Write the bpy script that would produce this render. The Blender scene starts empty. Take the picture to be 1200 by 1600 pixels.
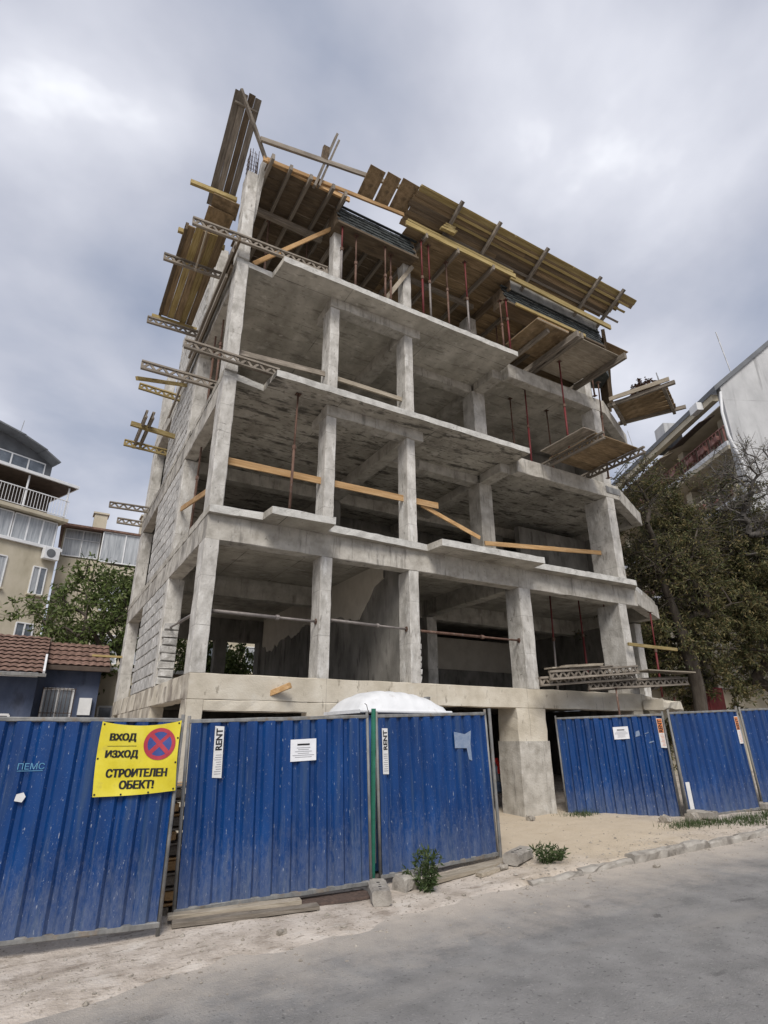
import bpy, math, random
from math import sin, cos, pi, radians, sqrt, atan2
from mathutils import Vector, Matrix, noise as mn
random.seed(7)
scene = bpy.context.scene
COL = scene.collection

# ------------------------------------------------------------------ camera
cd = bpy.data.cameras.new('camera'); cam = bpy.data.objects.new('camera', cd); COL.objects.link(cam)
cd.sensor_fit = 'HORIZONTAL'; cd.sensor_width = 36.0; cd.lens = 26.846
cd.clip_start = 0.1; cd.clip_end = 2000
def cam_matrix(pitch, roll, yaw, loc):
    p, r, y = radians(pitch), radians(roll), radians(yaw)
    fwd = Vector((sin(y)*cos(p), cos(y)*cos(p), sin(p)))
    right = Vector((cos(y), -sin(y), 0)); up = right.cross(fwd)
    rr = cos(r)*right + sin(r)*up; uu = -sin(r)*right + cos(r)*up
    m = Matrix.Identity(4)
    for i in range(3):
        m[i][0] = rr[i]; m[i][1] = uu[i]; m[i][2] = -fwd[i]; m[i][3] = loc[i]
    return m
cam.matrix_world = cam_matrix(21.4205, -0.1951, 30.339, (0, 0, 1.9))
scene.camera = cam

# ------------------------------------------------------------------ sky
SUN_EL, SUN_AZ = 46.0, 212.0          # azimuth measured clockwise from +Y
world = bpy.data.worlds.new('World'); scene.world = world; world.use_nodes = True
nt = world.node_tree; nt.nodes.clear()
N = nt.nodes.new; L = nt.links.new
out = N('ShaderNodeOutputWorld'); bg = N('ShaderNodeBackground'); bg.inputs['Strength'].default_value = 0.065
sky = N('ShaderNodeTexSky'); sky.sky_type = 'NISHITA'; sky.sun_disc = False
sky.sun_elevation = radians(SUN_EL); sky.sun_rotation = radians(SUN_AZ); sky.air_density = 1.2; sky.dust_density = 2.0
tc = N('ShaderNodeTexCoord'); sep = N('ShaderNodeSeparateXYZ'); L(tc.outputs['Generated'], sep.inputs[0])
zc = N('ShaderNodeMath'); zc.operation = 'MAXIMUM'; zc.inputs[1].default_value = 0.0; L(sep.outputs['Z'], zc.inputs[0])
za = N('ShaderNodeMath'); za.operation = 'ADD'; za.inputs[1].default_value = 0.28; L(zc.outputs[0], za.inputs[0])
dv = N('ShaderNodeVectorMath'); dv.operation = 'DIVIDE'; L(tc.outputs['Generated'], dv.inputs[0])
cb = N('ShaderNodeCombineXYZ'); [L(za.outputs[0], cb.inputs[i]) for i in range(3)]; L(cb.outputs[0], dv.inputs[1])
mp = N('ShaderNodeMapping'); mp.inputs['Scale'].default_value = (1, 1, 0.0); mp.inputs['Location'].default_value = (0.35, 1.15, 0.0); L(dv.outputs[0], mp.inputs[0])
n1 = N('ShaderNodeTexNoise'); n1.inputs['Scale'].default_value = 1.6; n1.inputs['Detail'].default_value = 6; n1.inputs['Roughness'].default_value = 0.47; n1.inputs['Distortion'].default_value = 0.3; L(mp.outputs[0], n1.inputs['Vector'])
n2 = N('ShaderNodeTexNoise'); n2.inputs['Scale'].default_value = 3.2; n2.inputs['Detail'].default_value = 5; n2.inputs['Roughness'].default_value = 0.5; L(mp.outputs[0], n2.inputs['Vector'])
mx = N('ShaderNodeMix'); mx.data_type = 'FLOAT'; mx.inputs[0].default_value = 0.28; L(n1.outputs['Fac'], mx.inputs[2]); L(n2.outputs['Fac'], mx.inputs[3])
cr = N('ShaderNodeValToRGB'); e = cr.color_ramp.elements
e[0].position = 0.35; e[0].color = (2.6, 2.95, 3.85, 1); e[1].position = 0.68; e[1].color = (10.8, 10.9, 11.1, 1)
m_ = e.new(0.5); m_.color = (4.6, 4.75, 5.45, 1); m_ = e.new(0.6); m_.color = (6.4, 6.5, 7.1, 1)
L(mx.outputs[0], cr.inputs[0])
ms = N('ShaderNodeMix'); ms.data_type = 'RGBA'; ms.inputs[0].default_value = 0.88
L(sky.outputs[0], ms.inputs[6]); L(cr.outputs[0], ms.inputs[7]); L(ms.outputs[2], bg.inputs[0]); L(bg.outputs[0], out.inputs[0])

# ------------------------------------------------------------------ sun (veiled by cloud)
sd = bpy.data.lights.new('sun', 'SUN'); sd.energy = 1.5; sd.angle = radians(26); sd.color = (1.0, 0.95, 0.88)
sun = bpy.data.objects.new('sun', sd); COL.objects.link(sun)
az, el = radians(SUN_AZ), radians(SUN_EL)
sun.rotation_euler = Vector((sin(az)*cos(el), cos(az)*cos(el), sin(el))).to_track_quat('Z', 'Y').to_euler()
vs = scene.view_settings; vs.view_transform = 'Standard'; vs.look = 'None'; vs.exposure = 1.02; vs.gamma = 1; vs.use_curve_mapping = False

# ------------------------------------------------------------------ helpers
class MB:
    def __init__(s): s.v = []; s.f = []
    def box(s, x0, y0, z0, x1, y1, z1):
        b = len(s.v)
        s.v += [(x0,y0,z0),(x1,y0,z0),(x1,y1,z0),(x0,y1,z0),(x0,y0,z1),(x1,y0,z1),(x1,y1,z1),(x0,y1,z1)]
        s.f += [tuple(b+i for i in q) for q in ((0,3,2,1),(4,5,6,7),(0,1,5,4),(1,2,6,5),(2,3,7,6),(3,0,4,7))]
        return s
    def bar(s, p0, p1, w, h, up=(0,0,1), seg=1, jit=0.0, bev=0.006, bow=0.0):
        """chamfered bar from p0 to p1; w across, h along 'up'"""
        p0 = Vector(p0); p1 = Vector(p1); d = (p1-p0); ln = d.length; d.normalize()
        u = Vector(up); u = u - d*u.dot(d)
        if u.length < 1e-4: u = Vector((0,1,0)) - d*d.y
        if u.length < 1e-4: u = Vector((1,0,0))
        u.normalize(); a = d.cross(u)
        bev = min(bev, w*.3, h*.3); hw, hh = w/2, h/2
        prof = [(-hw+bev,-hh),(hw-bev,-hh),(hw,-hh+bev),(hw,hh-bev),(hw-bev,hh),(-hw+bev,hh),(-hw,hh-bev),(-hw,-hh+bev)]
        b = len(s.v)
        for i in range(seg+1):
            t = i/seg; c = p0 + d*(ln*t) + u*(bow*4*t*(1-t))
            for (x, y) in prof:
                jx = random.gauss(0, jit) if jit else 0; jy = random.gauss(0, jit) if jit else 0
                s.v.append(tuple(c + a*(x+jx) + u*(y+jy)))
        for i in range(seg):
            for k in range(8):
                k2 = (k+1) % 8; o = b+i*8
                s.f.append((o+k, o+8+k, o+8+k2, o+k2))
        s.f.append(tuple(b+k for k in range(8))); s.f.append(tuple(b+seg*8+k for k in reversed(range(8))))
        return s
    def tube(s, pts, r, n=8, caps=True):
        pts = [Vector(p) for p in pts]; rs = r if isinstance(r, (list, tuple)) else [r]*len(pts)
        b = len(s.v); prev = None
        for i, p in enumerate(pts):
            d = (pts[min(i+1, len(pts)-1)] - pts[max(i-1, 0)])
            if d.length < 1e-9: d = Vector((0,0,1))
            d.normalize()
            if prev is None:
                prev = Vector((1,0,0)) if abs(d.x) < .8 else Vector((0,1,0))
            a = prev - d*prev.dot(d); a.normalize(); prev = a; c = d.cross(a)
            for k in range(n):
                t = 2*pi*k/n; s.v.append(tuple(p + (a*cos(t) + c*sin(t))*rs[i]))
        for i in range(len(pts)-1):
            for k in range(n):
                k2 = (k+1) % n; o = b+i*n
                s.f.append((o+k, o+k2, o+n+k2, o+n+k))
        if caps:
            s.f.append(tuple(b+k for k in reversed(range(n)))); o = b+(len(pts)-1)*n; s.f.append(tuple(o+k for k in range(n)))
        return s
    def slab(s, outline, z0, z1, step=0.25, jit=0.008, zj=None):
        pts = []
        for i, p in enumerate(outline):
            q = outline[(i+1) % len(outline)]; dx, dy = q[0]-p[0], q[1]-p[1]; l = sqrt(dx*dx+dy*dy)
            k = max(1, int(l/step)) if step else 1
            for j in range(k):
                t = j/k; pts.append((p[0]+dx*t, p[1]+dy*t))
        n = len(pts); b = len(s.v); zj = jit if zj is None else zj
        g = lambda q: random.gauss(0, q) if q else 0
        for z, top in ((z0, 0), (z1, 1)):
            for (x, y) in pts: s.v.append((x+g(jit), y+g(jit), z - (abs(g(zj)) if top else -abs(g(zj)))))
        s.f.append(tuple(b+i for i in reversed(range(n)))); s.f.append(tuple(b+n+i for i in range(n)))
        for i in range(n):
            j = (i+1) % n; s.f.append((b+i, b+j, b+n+j, b+n+i))
        return s
    def prism(s, prof, y0, y1, M=None):
        """profile in (x,z) extruded y0..y1"""
        n = len(prof); b = len(s.v)
        for y in (y0, y1):
            for (x, z) in prof: s.v.append((x, y, z))
        s.f.append(tuple(b+i for i in range(n))); s.f.append(tuple(b+n+i for i in reversed(range(n))))
        for i in range(n):
            j = (i+1) % n; s.f.append((b+i, b+n+i, b+n+j, b+j))
        return s
    def lathe(s, prof, c=(0,0,0), n=20):
        b = len(s.v); m = len(prof)
        for (r, z) in prof:
            for k in range(n):
                t = 2*pi*k/n; s.v.append((c[0]+r*cos(t), c[1]+r*sin(t), c[2]+z))
        for i in range(m-1):
            for k in range(n):
                k2 = (k+1) % n; o = b+i*n
                s.f.append((o+k, o+k2, o+n+k2, o+n+k))
        s.f.append(tuple(b+k for k in reversed(range(n)))); o = b+(m-1)*n; s.f.append(tuple(o+k for k in range(n)))
        return s
    def mesh(s, name, mat, off=(0,0,0), smooth=False):
        me = bpy.data.meshes.new(name); ox, oy, oz = off
        me.from_pydata([(x-ox, y-oy, z-oz) for (x,y,z) in s.v], [], s.f); me.update()
        if mat: me.materials.append(mat)
        if smooth: me.polygons.foreach_set('use_smooth', [True]*len(me.polygons))
        return me
ORG = {}
def _b(s, name, mat, parent=None, smooth=False, loc=None):
    off = ORG.get(parent.name, (0,0,0)) if parent is not None else (loc or (0,0,0))
    o = bpy.data.objects.new(name, s.mesh(name, mat, off, smooth)); COL.objects.link(o)
    if parent is not None: o.parent = parent
    else: o.location = off
    ORG[o.name] = tuple(off)
    return o
MB.build = _b
def tag(o, label=None, cat=None, group=None, kind=None):
    if label: o['label'] = label
    if cat: o['category'] = cat
    if group: o['group'] = group
    if kind: o['kind'] = kind
    return o
def thing(name, loc, label, cat, group=None, local=False, rot=(0,0,0)):
    o = bpy.data.objects.new(name, None); COL.objects.link(o); o.location = loc; o.rotation_euler = rot; o.empty_display_size = .2
    ORG[o.name] = (0,0,0) if local else tuple(loc)
    return tag(o, label, cat, group)
def inst(name, mesh, parent, loc, rot=(0,0,0), scale=(1,1,1)):
    o = bpy.data.objects.new(name, mesh); COL.objects.link(o); o.parent = parent
    off = ORG.get(parent.name, (0,0,0)); o.location = (loc[0]-off[0], loc[1]-off[1], loc[2]-off[2]); o.rotation_euler = rot; o.scale = scale
    return o
def mid(*ps): return tuple(sum(p[i] for p in ps)/len(ps) for i in range(3))

# ------------------------------------------------------------------ materials
def mat(name, cols, scale=3.0, detail=6, rough=0.9, stretch=(1,1,1), bump=0.15, bscale=40, stains=None, metal=0.0, lo=.3, hi=.7, fine=None, spec=0.3, coord='Object', vary=0.0):
    """cols: 2-3 colours on a noise ramp; stains: list of (colour, scale, stretch, threshold, width, amount)"""
    m = bpy.data.materials.new(name); m.use_nodes = True; t = m.node_tree; t.nodes.clear(); N = t.nodes.new; L = t.links.new
    o = N('ShaderNodeOutputMaterial'); b = N('ShaderNodeBsdfPrincipled'); L(b.outputs[0], o.inputs[0])
    b.inputs['Roughness'].default_value = rough; b.inputs['Metallic'].default_value = metal; b.inputs['Specular IOR Level'].default_value = spec
    tc = N('ShaderNodeTexCoord')
    def nz(sc, st, det=6, seed=0):
        mp = N('ShaderNodeMapping'); mp.inputs['Scale'].default_value = st; mp.inputs['Location'].default_value = (seed*3.1, seed*1.7, seed*.9); L(tc.outputs[coord], mp.inputs[0])
        n = N('ShaderNodeTexNoise'); n.inputs['Scale'].default_value = sc; n.inputs['Detail'].default_value = det; n.inputs['Roughness'].default_value = .6; L(mp.outputs[0], n.inputs['Vector'])
        return n.outputs['Fac']
    r = N('ShaderNodeValToRGB'); e = r.color_ramp.elements
    e[0].position = lo; e[0].color = (*cols[0], 1); e[1].position = hi; e[1].color = (*cols[-1], 1)
    for i, c in enumerate(cols[1:-1]): x = e.new(lo+(hi-lo)*(i+1)/(len(cols)-1)); x.color = (*c, 1)
    L(nz(scale, stretch, detail), r.inputs[0]); c = r.outputs[0]
    for k, (sc_, s_, st_, th, wd, am) in enumerate(stains or []):
        mr = N('ShaderNodeMapRange'); mr.inputs[1].default_value = th; mr.inputs[2].default_value = th+wd; mr.inputs[4].default_value = am; L(nz(s_, st_, 5, k+1), mr.inputs[0])
        x = N('ShaderNodeMix'); x.data_type = 'RGBA'; L(mr.outputs[0], x.inputs[0]); L(c, x.inputs[6]); x.inputs[7].default_value = (*sc_, 1); c = x.outputs[2]
    if vary:
        oi = N('ShaderNodeObjectInfo'); vr = N('ShaderNodeMapRange'); vr.inputs[3].default_value = 1-vary; vr.inputs[4].default_value = 1+vary; L(oi.outputs['Random'], vr.inputs[0])
        vm = N('ShaderNodeVectorMath'); vm.operation = 'SCALE'; L(c, vm.inputs[0]); L(vr.outputs[0], vm.inputs['Scale']); c = vm.outputs[0]
    L(c, b.inputs['Base Color'])
    if bump:
        bp = N('ShaderNodeBump'); bp.inputs['Strength'].default_value = bump; bp.inputs['Distance'].default_value = .02; L(nz(bscale, stretch, 4, 5), bp.inputs['Height']); L(bp.outputs[0], b.inputs['Normal'])
    m['b'] = 1
    return m
def nodes(m):
    t = m.node_tree; return t, next(n for n in t.nodes if n.type == 'BSDF_PRINCIPLED')
def overlay(m, col, fac_builder):
    """mix 'col' over the base colour by a factor socket"""
    t, b = nodes(m); src = b.inputs['Base Color'].links[0].from_socket
    x = t.nodes.new('ShaderNodeMix'); x.data_type = 'RGBA'; t.links.new(fac_builder(t), x.inputs[0]); t.links.new(src, x.inputs[6])
    x.inputs[7].default_value = (*col, 1); t.links.new(x.outputs[2], b.inputs['Base Color'])
def grid_lines(axis_sizes, width, amount):
    """thin lines on a grid of world cell sizes (board imprints, panel seams)"""
    def fb(t):
        tc = t.nodes.new('ShaderNodeTexCoord'); sp = t.nodes.new('ShaderNodeSeparateXYZ'); t.links.new(tc.outputs['Object'], sp.inputs[0])
        acc = None
        for ax, size in axis_sizes:
            d = t.nodes.new('ShaderNodeMath'); d.operation = 'DIVIDE'; d.inputs[1].default_value = size; t.links.new(sp.outputs[ax], d.inputs[0])
            fr = t.nodes.new('ShaderNodeMath'); fr.operation = 'FRACT'; t.links.new(d.outputs[0], fr.inputs[0])
            lt = t.nodes.new('ShaderNodeMath'); lt.operation = 'LESS_THAN'; lt.inputs[1].default_value = width/size; t.links.new(fr.outputs[0], lt.inputs[0])
            if acc is None: acc = lt.outputs[0]
            else:
                mx = t.nodes.new('ShaderNodeMath'); mx.operation = 'MAXIMUM'; t.links.new(acc, mx.inputs[0]); t.links.new(lt.outputs[0], mx.inputs[1]); acc = mx.outputs[0]
        n = t.nodes.new('ShaderNodeTexNoise'); n.inputs['Scale'].default_value = 2.5; n.inputs['Detail'].default_value = 4
        mr = t.nodes.new('ShaderNodeMapRange'); mr.inputs[1].default_value = .35; mr.inputs[2].default_value = .65; mr.inputs[4].default_value = amount; t.links.new(tc.outputs['Object'], n.inputs['Vector']); t.links.new(n.outputs['Fac'], mr.inputs[0])
        mu = t.nodes.new('ShaderNodeMath'); mu.operation = 'MULTIPLY'; t.links.new(acc, mu.inputs[0]); t.links.new(mr.outputs[0], mu.inputs[1])
        return mu.outputs[0]
    return fb

CONC = mat('concrete_column', [(.31,.295,.265),(.48,.46,.425),(.63,.61,.57)], 4.2, 10, .92, (1,1,.6), .6, 24,
           [((.20,.185,.16), 7, (1.6,1.6,.4), .60, .08, .75), ((.68,.67,.64), 4, (1.6,1.6,.5), .58, .07, .6), ((.13,.12,.10), 15, (1,1,.7), .66, .05, .7), ((.10,.09,.08), 3.2, (.4,.4,3.5), .69, .025, .6)], vary=.07)
overlay(CONC, (.2,.19,.17), grid_lines([(2,.87)], .012, .8))
BEAM = mat('concrete_beam', [(.28,.26,.225),(.42,.395,.35),(.54,.515,.465)], 3.4, 10, .92, (1,1,1), .5, 24,
           [((.14,.13,.115), 3.5, (2.2,2.2,.35), .55, .16, .7), ((.57,.55,.51), 3.0, (1,1,1), .60, .08, .5), ((.11,.10,.085), 13, (1,1,1), .66, .05, .6)])
overlay(BEAM, (.13,.12,.11), grid_lines([(0,1.93)], .012, .7))
PODC = mat('concrete_podium', [(.42,.375,.295),(.54,.49,.40),(.64,.595,.505)], 1.8, 8, .92, (1,1,1.3), .3, 26,
           [((.2,.17,.13), 9, (1,1,.5), .62, .07, .6), ((.6,.57,.5), 2.4, (1,1,1), .6, .12, .5)])
overlay(PODC, (.2,.17,.14), grid_lines([(0,2.47)], .014, .9))
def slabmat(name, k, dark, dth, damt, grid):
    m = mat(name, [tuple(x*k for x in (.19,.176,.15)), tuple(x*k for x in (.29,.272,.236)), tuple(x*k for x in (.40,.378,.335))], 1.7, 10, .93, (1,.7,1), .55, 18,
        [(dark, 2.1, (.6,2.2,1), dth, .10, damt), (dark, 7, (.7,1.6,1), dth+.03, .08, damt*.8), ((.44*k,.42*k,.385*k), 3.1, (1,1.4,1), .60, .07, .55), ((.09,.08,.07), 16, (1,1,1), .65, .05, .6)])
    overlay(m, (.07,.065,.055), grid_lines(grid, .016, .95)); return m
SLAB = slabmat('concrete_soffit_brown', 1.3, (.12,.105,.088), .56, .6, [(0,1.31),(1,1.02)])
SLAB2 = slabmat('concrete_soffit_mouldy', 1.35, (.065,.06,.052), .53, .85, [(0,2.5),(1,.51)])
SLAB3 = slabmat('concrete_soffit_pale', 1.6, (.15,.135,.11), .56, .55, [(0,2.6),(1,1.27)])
SLABE = mat('concrete_slab_edge', [(.38,.37,.345),(.5,.49,.46),(.6,.59,.56)], 5, 8, .95, (1,1,1), .6, 40, [((.2,.19,.17), 7, (1,1,1), .6, .1, .6)])
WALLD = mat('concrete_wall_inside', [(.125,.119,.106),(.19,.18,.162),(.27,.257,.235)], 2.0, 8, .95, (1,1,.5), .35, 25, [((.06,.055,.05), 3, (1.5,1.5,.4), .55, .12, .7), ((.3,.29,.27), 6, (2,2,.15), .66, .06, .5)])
BLOCK = mat('aerated_block', [(.28,.27,.25),(.41,.40,.38),(.55,.54,.52)], 7, 9, .95, (1,1,1), .7, 26, [((.22,.21,.19), 8, (1,1,.6), .58, .1, .7), ((.68,.67,.66), 6, (1,1,1), .62, .06, .6)], vary=.16)
MORT = mat('mortar', [(.30,.29,.27),(.42,.41,.38)], 8, 5, .95, bump=.6, bscale=50)
PLAST = mat('plaster_remnant', [(.46,.42,.36),(.57,.53,.46)], 3, 6, .9, bump=.2)

def wood(name, a, b, c, dirt=(.10,.085,.065), am=.6):
    return mat(name, [a, b, c], 5.0, 9, .85, (1,1,1), .3, 30, [(dirt, 3.2, (1,1,1), .52, .14, am), (tuple(min(1, x*1.25) for x in c), 9, (1,1,1), .62, .06, .5), (tuple(x*.5 for x in a), 14, (1,1,1), .64, .05, .6)], coord='Generated', vary=.22)
WOODG = wood('weathered_wood', (.13,.11,.09), (.22,.19,.155), (.32,.28,.235))
WOODD = wood('dark_formwork_wood', (.07,.05,.033), (.125,.092,.06), (.185,.14,.095))
WOODY = wood('yellow_formwork_wood', (.23,.165,.06), (.34,.26,.11), (.43,.35,.18), (.16,.11,.05), .5)
WOODN = wood('fresh_timber', (.33,.19,.08), (.44,.275,.13), (.52,.35,.19), (.22,.12,.05), .4)
PLYB = wood('plywood_brown', (.16,.11,.062), (.245,.175,.10), (.34,.25,.155), (.08,.06,.04), .6)
PLYP = wood('plywood_pale', (.25,.215,.165), (.34,.295,.23), (.42,.37,.30), (.15,.12,.09), .55)
RUST = mat('rusty_prop_steel', [(.07,.04,.03),(.13,.075,.055),(.2,.13,.10)], 9, 6, .75, (1,1,.4), .3, 60, [((.30,.27,.25), 12, (1,1,.4), .58, .08, .6)], metal=.25)
REDP = mat('red_prop_paint', [(.10,.016,.018),(.17,.026,.028)], 7, 5, .6, (1,1,.4), .15, 40, [((.12,.06,.045), 9, (1,1,.4), .55, .1, .7)])
STEEL = mat('galvanised_steel', [(.20,.205,.21),(.30,.305,.31),(.38,.38,.38)], 9, 5, .5, (1,1,.4), .12, 50, [((.16,.13,.10), 6, (1,1,.5), .58, .1, .7)], metal=.55)
REBAR = mat('rebar_rust', [(.06,.045,.04),(.12,.085,.07)], 20, 4, .8)
SLATE = mat('slate_cladding', [(.016,.019,.019),(.034,.039,.039),(.06,.066,.064)], 7, 6, .65, bump=.3, bscale=30, vary=.5)
BLUE = mat('blue_sheet_paint', [(.0015,.026,.112),(.0022,.037,.155),(.0035,.05,.198)], 3.5, 6, .42, (1,1,.25), .08, 30,
           [((.40,.43,.48), 42, (1.3,1,.32), .665, .03, .8), ((.20,.25,.34), 95, (1,1,.5), .645, .05, .7), ((.035,.07,.15), 6, (1.6,1,.08), .52, .14, .7), ((.45,.46,.47), 17, (1.6,1,.15), .715, .02, .75), ((.07,.10,.17), 28, (1.2,1,.06), .60, .08, .5)], spec=.4)
def dust(t):   # splash dirt low on the sheets
    tc = t.nodes.new('ShaderNodeTexCoord'); sp = t.nodes.new('ShaderNodeSeparateXYZ'); t.links.new(tc.outputs['Object'], sp.inputs[0])
    n = t.nodes.new('ShaderNodeTexNoise'); n.inputs['Scale'].default_value = 26; n.inputs['Detail'].default_value = 9; n.inputs['Roughness'].default_value = .8; mpd = t.nodes.new('ShaderNodeMapping'); mpd.inputs['Scale'].default_value = (1,1,.3); t.links.new(tc.outputs['Object'], mpd.inputs[0]); t.links.new(mpd.outputs[0], n.inputs['Vector'])
    a = t.nodes.new('ShaderNodeMath'); a.operation = 'MULTIPLY_ADD'; a.inputs[1].default_value = 1.9; t.links.new(n.outputs['Fac'], a.inputs[0]); 
    s = t.nodes.new('ShaderNodeMath'); s.operation = 'MULTIPLY'; s.inputs[1].default_value = -.62; t.links.new(sp.outputs['Z'], s.inputs[0]); t.links.new(s.outputs[0], a.inputs[2])
    mr = t.nodes.new('ShaderNodeMapRange'); mr.inputs[1].default_value = .50; mr.inputs[2].default_value = 1.3; mr.inputs[4].default_value = .42; t.links.new(a.outputs[0], mr.inputs[0]); return mr.outputs[0]
overlay(BLUE, (.27,.29,.31), dust)
FRAME = mat('fence_frame_steel', [(.13,.13,.13),(.21,.21,.205),(.29,.285,.275)], 8, 6, .65, (1,1,.5), .2, 50, [((.22,.17,.12), 7, (1,1,1), .58, .1, .6)], metal=.3)
GREEN = mat('green_post_paint', [(.02,.13,.085),(.03,.18,.12)], 8, 4, .5)
WHITE = mat('white_plastic', [(.62,.63,.64),(.74,.75,.76)], 4, 5, .45, bump=.05, stains=[((.45,.43,.40), 5, (1,1,1), .6, .12, .6)])
PAPER = mat('paper', [(.66,.67,.70),(.76,.77,.79)], 6, 4, .8, bump=.1, bscale=15)
STICK = mat('sticker_white', [(.58,.58,.57),(.70,.70,.69)], 9, 5, .6, bump=.1, bscale=30, stains=[((.3,.29,.28), 25, (1,1,1), .64, .05, .7)])
ORAN = mat('sticker_orange', [(.55,.17,.05),(.66,.24,.09)], 12, 4, .6)
BLACK = mat('black_ink', [(.012,.012,.014),(.022,.022,.024)], 10, 3, .7, bump=0)
GREYI = mat('grey_ink', [(.22,.22,.24),(.32,.32,.34)], 10, 3, .8, bump=0)
LBLUE = mat('pale_blue_ink', [(.07,.22,.36),(.15,.34,.5)], 25, 3, .6, bump=0)
PVC = mat('yellow_banner', [(.56,.46,.022),(.66,.56,.04),(.72,.63,.08)], 3, 5, .5, bump=.06, bscale=10, stains=[((.46,.38,.08), 5, (1,1,1), .6, .1, .5)])
SIGNR = mat('sign_red', [(.34,.03,.05),(.42,.05,.07)], 8, 3, .55, bump=0)
SIGNB = mat('sign_blue', [(.035,.055,.20),(.05,.08,.26)], 8, 3, .55, bump=0)

# ------------------------------------------------------------------ ground, road, kerb
def sm(a, b, x): t = max(0, min(1, (x-a)/(b-a))); return t*t*(3-2*t)
def road_z(x): return .028*max(-90, min(90, x)) - .048
def ground_z(x, y):
    h = road_z(x)
    kerb = sm(5.0, 6.6, x)
    n = mn.noise(Vector((x*.9, y*.9, 0)))*.022 + mn.noise(Vector((x*3.1, y*3.1, 4)))*.012 + mn.noise(Vector((x*9, y*9, 9)))*.005
    edge = 6.25 + mn.noise(Vector((x*.55, 3.3, 0)))*.32 + mn.noise(Vector((x*2.2, 7.3, 0)))*.14 - sm(3, .3, x)*.5
    base = -.055 + .072*sm(edge-.35, edge+.35, y)                    # ragged edge: dirt runs out over the asphalt
    if x > 4.6: base = base*(1-kerb) + kerb*(-.055 + .125*sm(6.46, 6.56, y))
    near = 1 if (-12 < x < 40 and -2 < y < 22) else 0
    return h + base + .02*max(0, min(16, y-6.5)) + n*near*sm(5.4, 6.2, y)
def axis(lo, hi, flo, fhi, fine, coarse):
    a = [lo]
    while a[-1] < hi:
        x = a[-1]; d = fine if flo <= x < fhi else max(fine, min(coarse, (flo-x if x < flo else x-fhi)*.35+fine))
        if x < flo and x+d > flo: d = flo-x
        a.append(min(hi, x+d))
    return a
xs = axis(-400, 400, -3, 17, .09, 40); ys = axis(-300, 600, 5.3, 9.5, .07, 40)
mb = MB(); nx = len(xs)
mb.v = [(x, y, ground_z(x, y)) for y in ys for x in xs]
mb.f = [(j*nx+i, j*nx+i+1, (j+1)*nx+i+1, (j+1)*nx+i) for j in range(len(ys)-1) for i in range(nx-1)]
DIRT = mat('dirt_ground', [(.31,.265,.22),(.46,.405,.35),(.58,.525,.465)], 2.6, 12, .98, (1,1,1), .9, 28,
           [((.17,.135,.105), 2.2, (.6,1.6,1), .56, .12, .6), ((.56,.52,.47), 3.0, (.7,1.3,1), .58, .1, .6), ((.15,.125,.10), 22, (1,1,1), .62, .05, .7), ((.60,.56,.52), 34, (1,1,1), .64, .05, .7), ((.20,.165,.13), 9, (.6,1.4,1), .60, .06, .6)])
def sand(t):    # warm building sand spread over the yard entrance
    tc = t.nodes.new('ShaderNodeTexCoord'); sp = t.nodes.new('ShaderNodeSeparateXYZ'); t.links.new(tc.outputs['Object'], sp.inputs[0])
    n = t.nodes.new('ShaderNodeTexNoise'); n.inputs['Scale'].default_value = .9; n.inputs['Detail'].default_value = 9; n.inputs['Roughness'].default_value = .65; t.links.new(tc.outputs['Object'], n.inputs['Vector'])
    d = t.nodes.new('ShaderNodeVectorMath'); d.operation = 'DISTANCE'; d.inputs[1].default_value = (8.6, 8.8, .3); t.links.new(tc.outputs['Object'], d.inputs[0])
    a = t.nodes.new('ShaderNodeMath'); a.operation = 'MULTIPLY_ADD'; a.inputs[1].default_value = -3.0; t.links.new(n.outputs['Fac'], a.inputs[0]); t.links.new(d.outputs['Value'], a.inputs[2])
    mr = t.nodes.new('ShaderNodeMapRange'); mr.inputs[1].default_value = 2.2; mr.inputs[2].default_value = .3; mr.inputs[3].default_value = 0; mr.inputs[4].default_value = .8; t.links.new(a.outputs[0], mr.inputs[0]); return mr.outputs[0]
overlay(DIRT, (.52,.435,.32), sand)
g = mb.build('ground', DIRT, smooth=True); tag(g, kind='structure')
ASPH = mat('asphalt', [(.165,.162,.158),(.215,.21,.205),(.265,.26,.252)], 2.4, 12, .93, (1,1,1), .8, 60,
           [((.085,.083,.082), 2.0, (.5,1.6,1), .63, .05, .5), ((.30,.293,.28), 30, (1,1,1), .61, .05, .65), ((.075,.073,.072), 26, (1,1,1), .61, .05, .6), ((.055,.053,.053), 3.4, (1,1,1), .70, .02, .75), ((.28,.265,.245), 1.1, (.35,1.4,1), .55, .14, .5)])
def road_dust(t):   # pale dust carried out from the yard along the dirt edge
    tc = t.nodes.new('ShaderNodeTexCoord'); sp = t.nodes.new('ShaderNodeSeparateXYZ'); t.links.new(tc.outputs['Object'], sp.inputs[0])
    n = t.nodes.new('ShaderNodeTexNoise'); n.inputs['Scale'].default_value = 1.5; n.inputs['Detail'].default_value = 12; n.inputs['Roughness'].default_value = .72; t.links.new(tc.outputs['Object'], n.inputs['Vector'])
    a = t.nodes.new('ShaderNodeMath'); a.operation = 'MULTIPLY_ADD'; a.inputs[1].default_value = 2.6; t.links.new(n.outputs['Fac'], a.inputs[0]); t.links.new(sp.outputs['Y'], a.inputs[2])
    mr = t.nodes.new('ShaderNodeMapRange'); mr.inputs[1].default_value = 6.35; mr.inputs[2].default_value = 7.75; mr.inputs[4].default_value = .95; t.links.new(a.outputs[0], mr.inputs[0]); return mr.outputs[0]
overlay(ASPH, (.47,.42,.365), road_dust)
mb = MB(); rx = axis(-90, 90, -4, 16, .5, 6); ry = axis(-14, 6.62, -3, 6.62, .5, 6); nr = len(rx)
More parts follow.
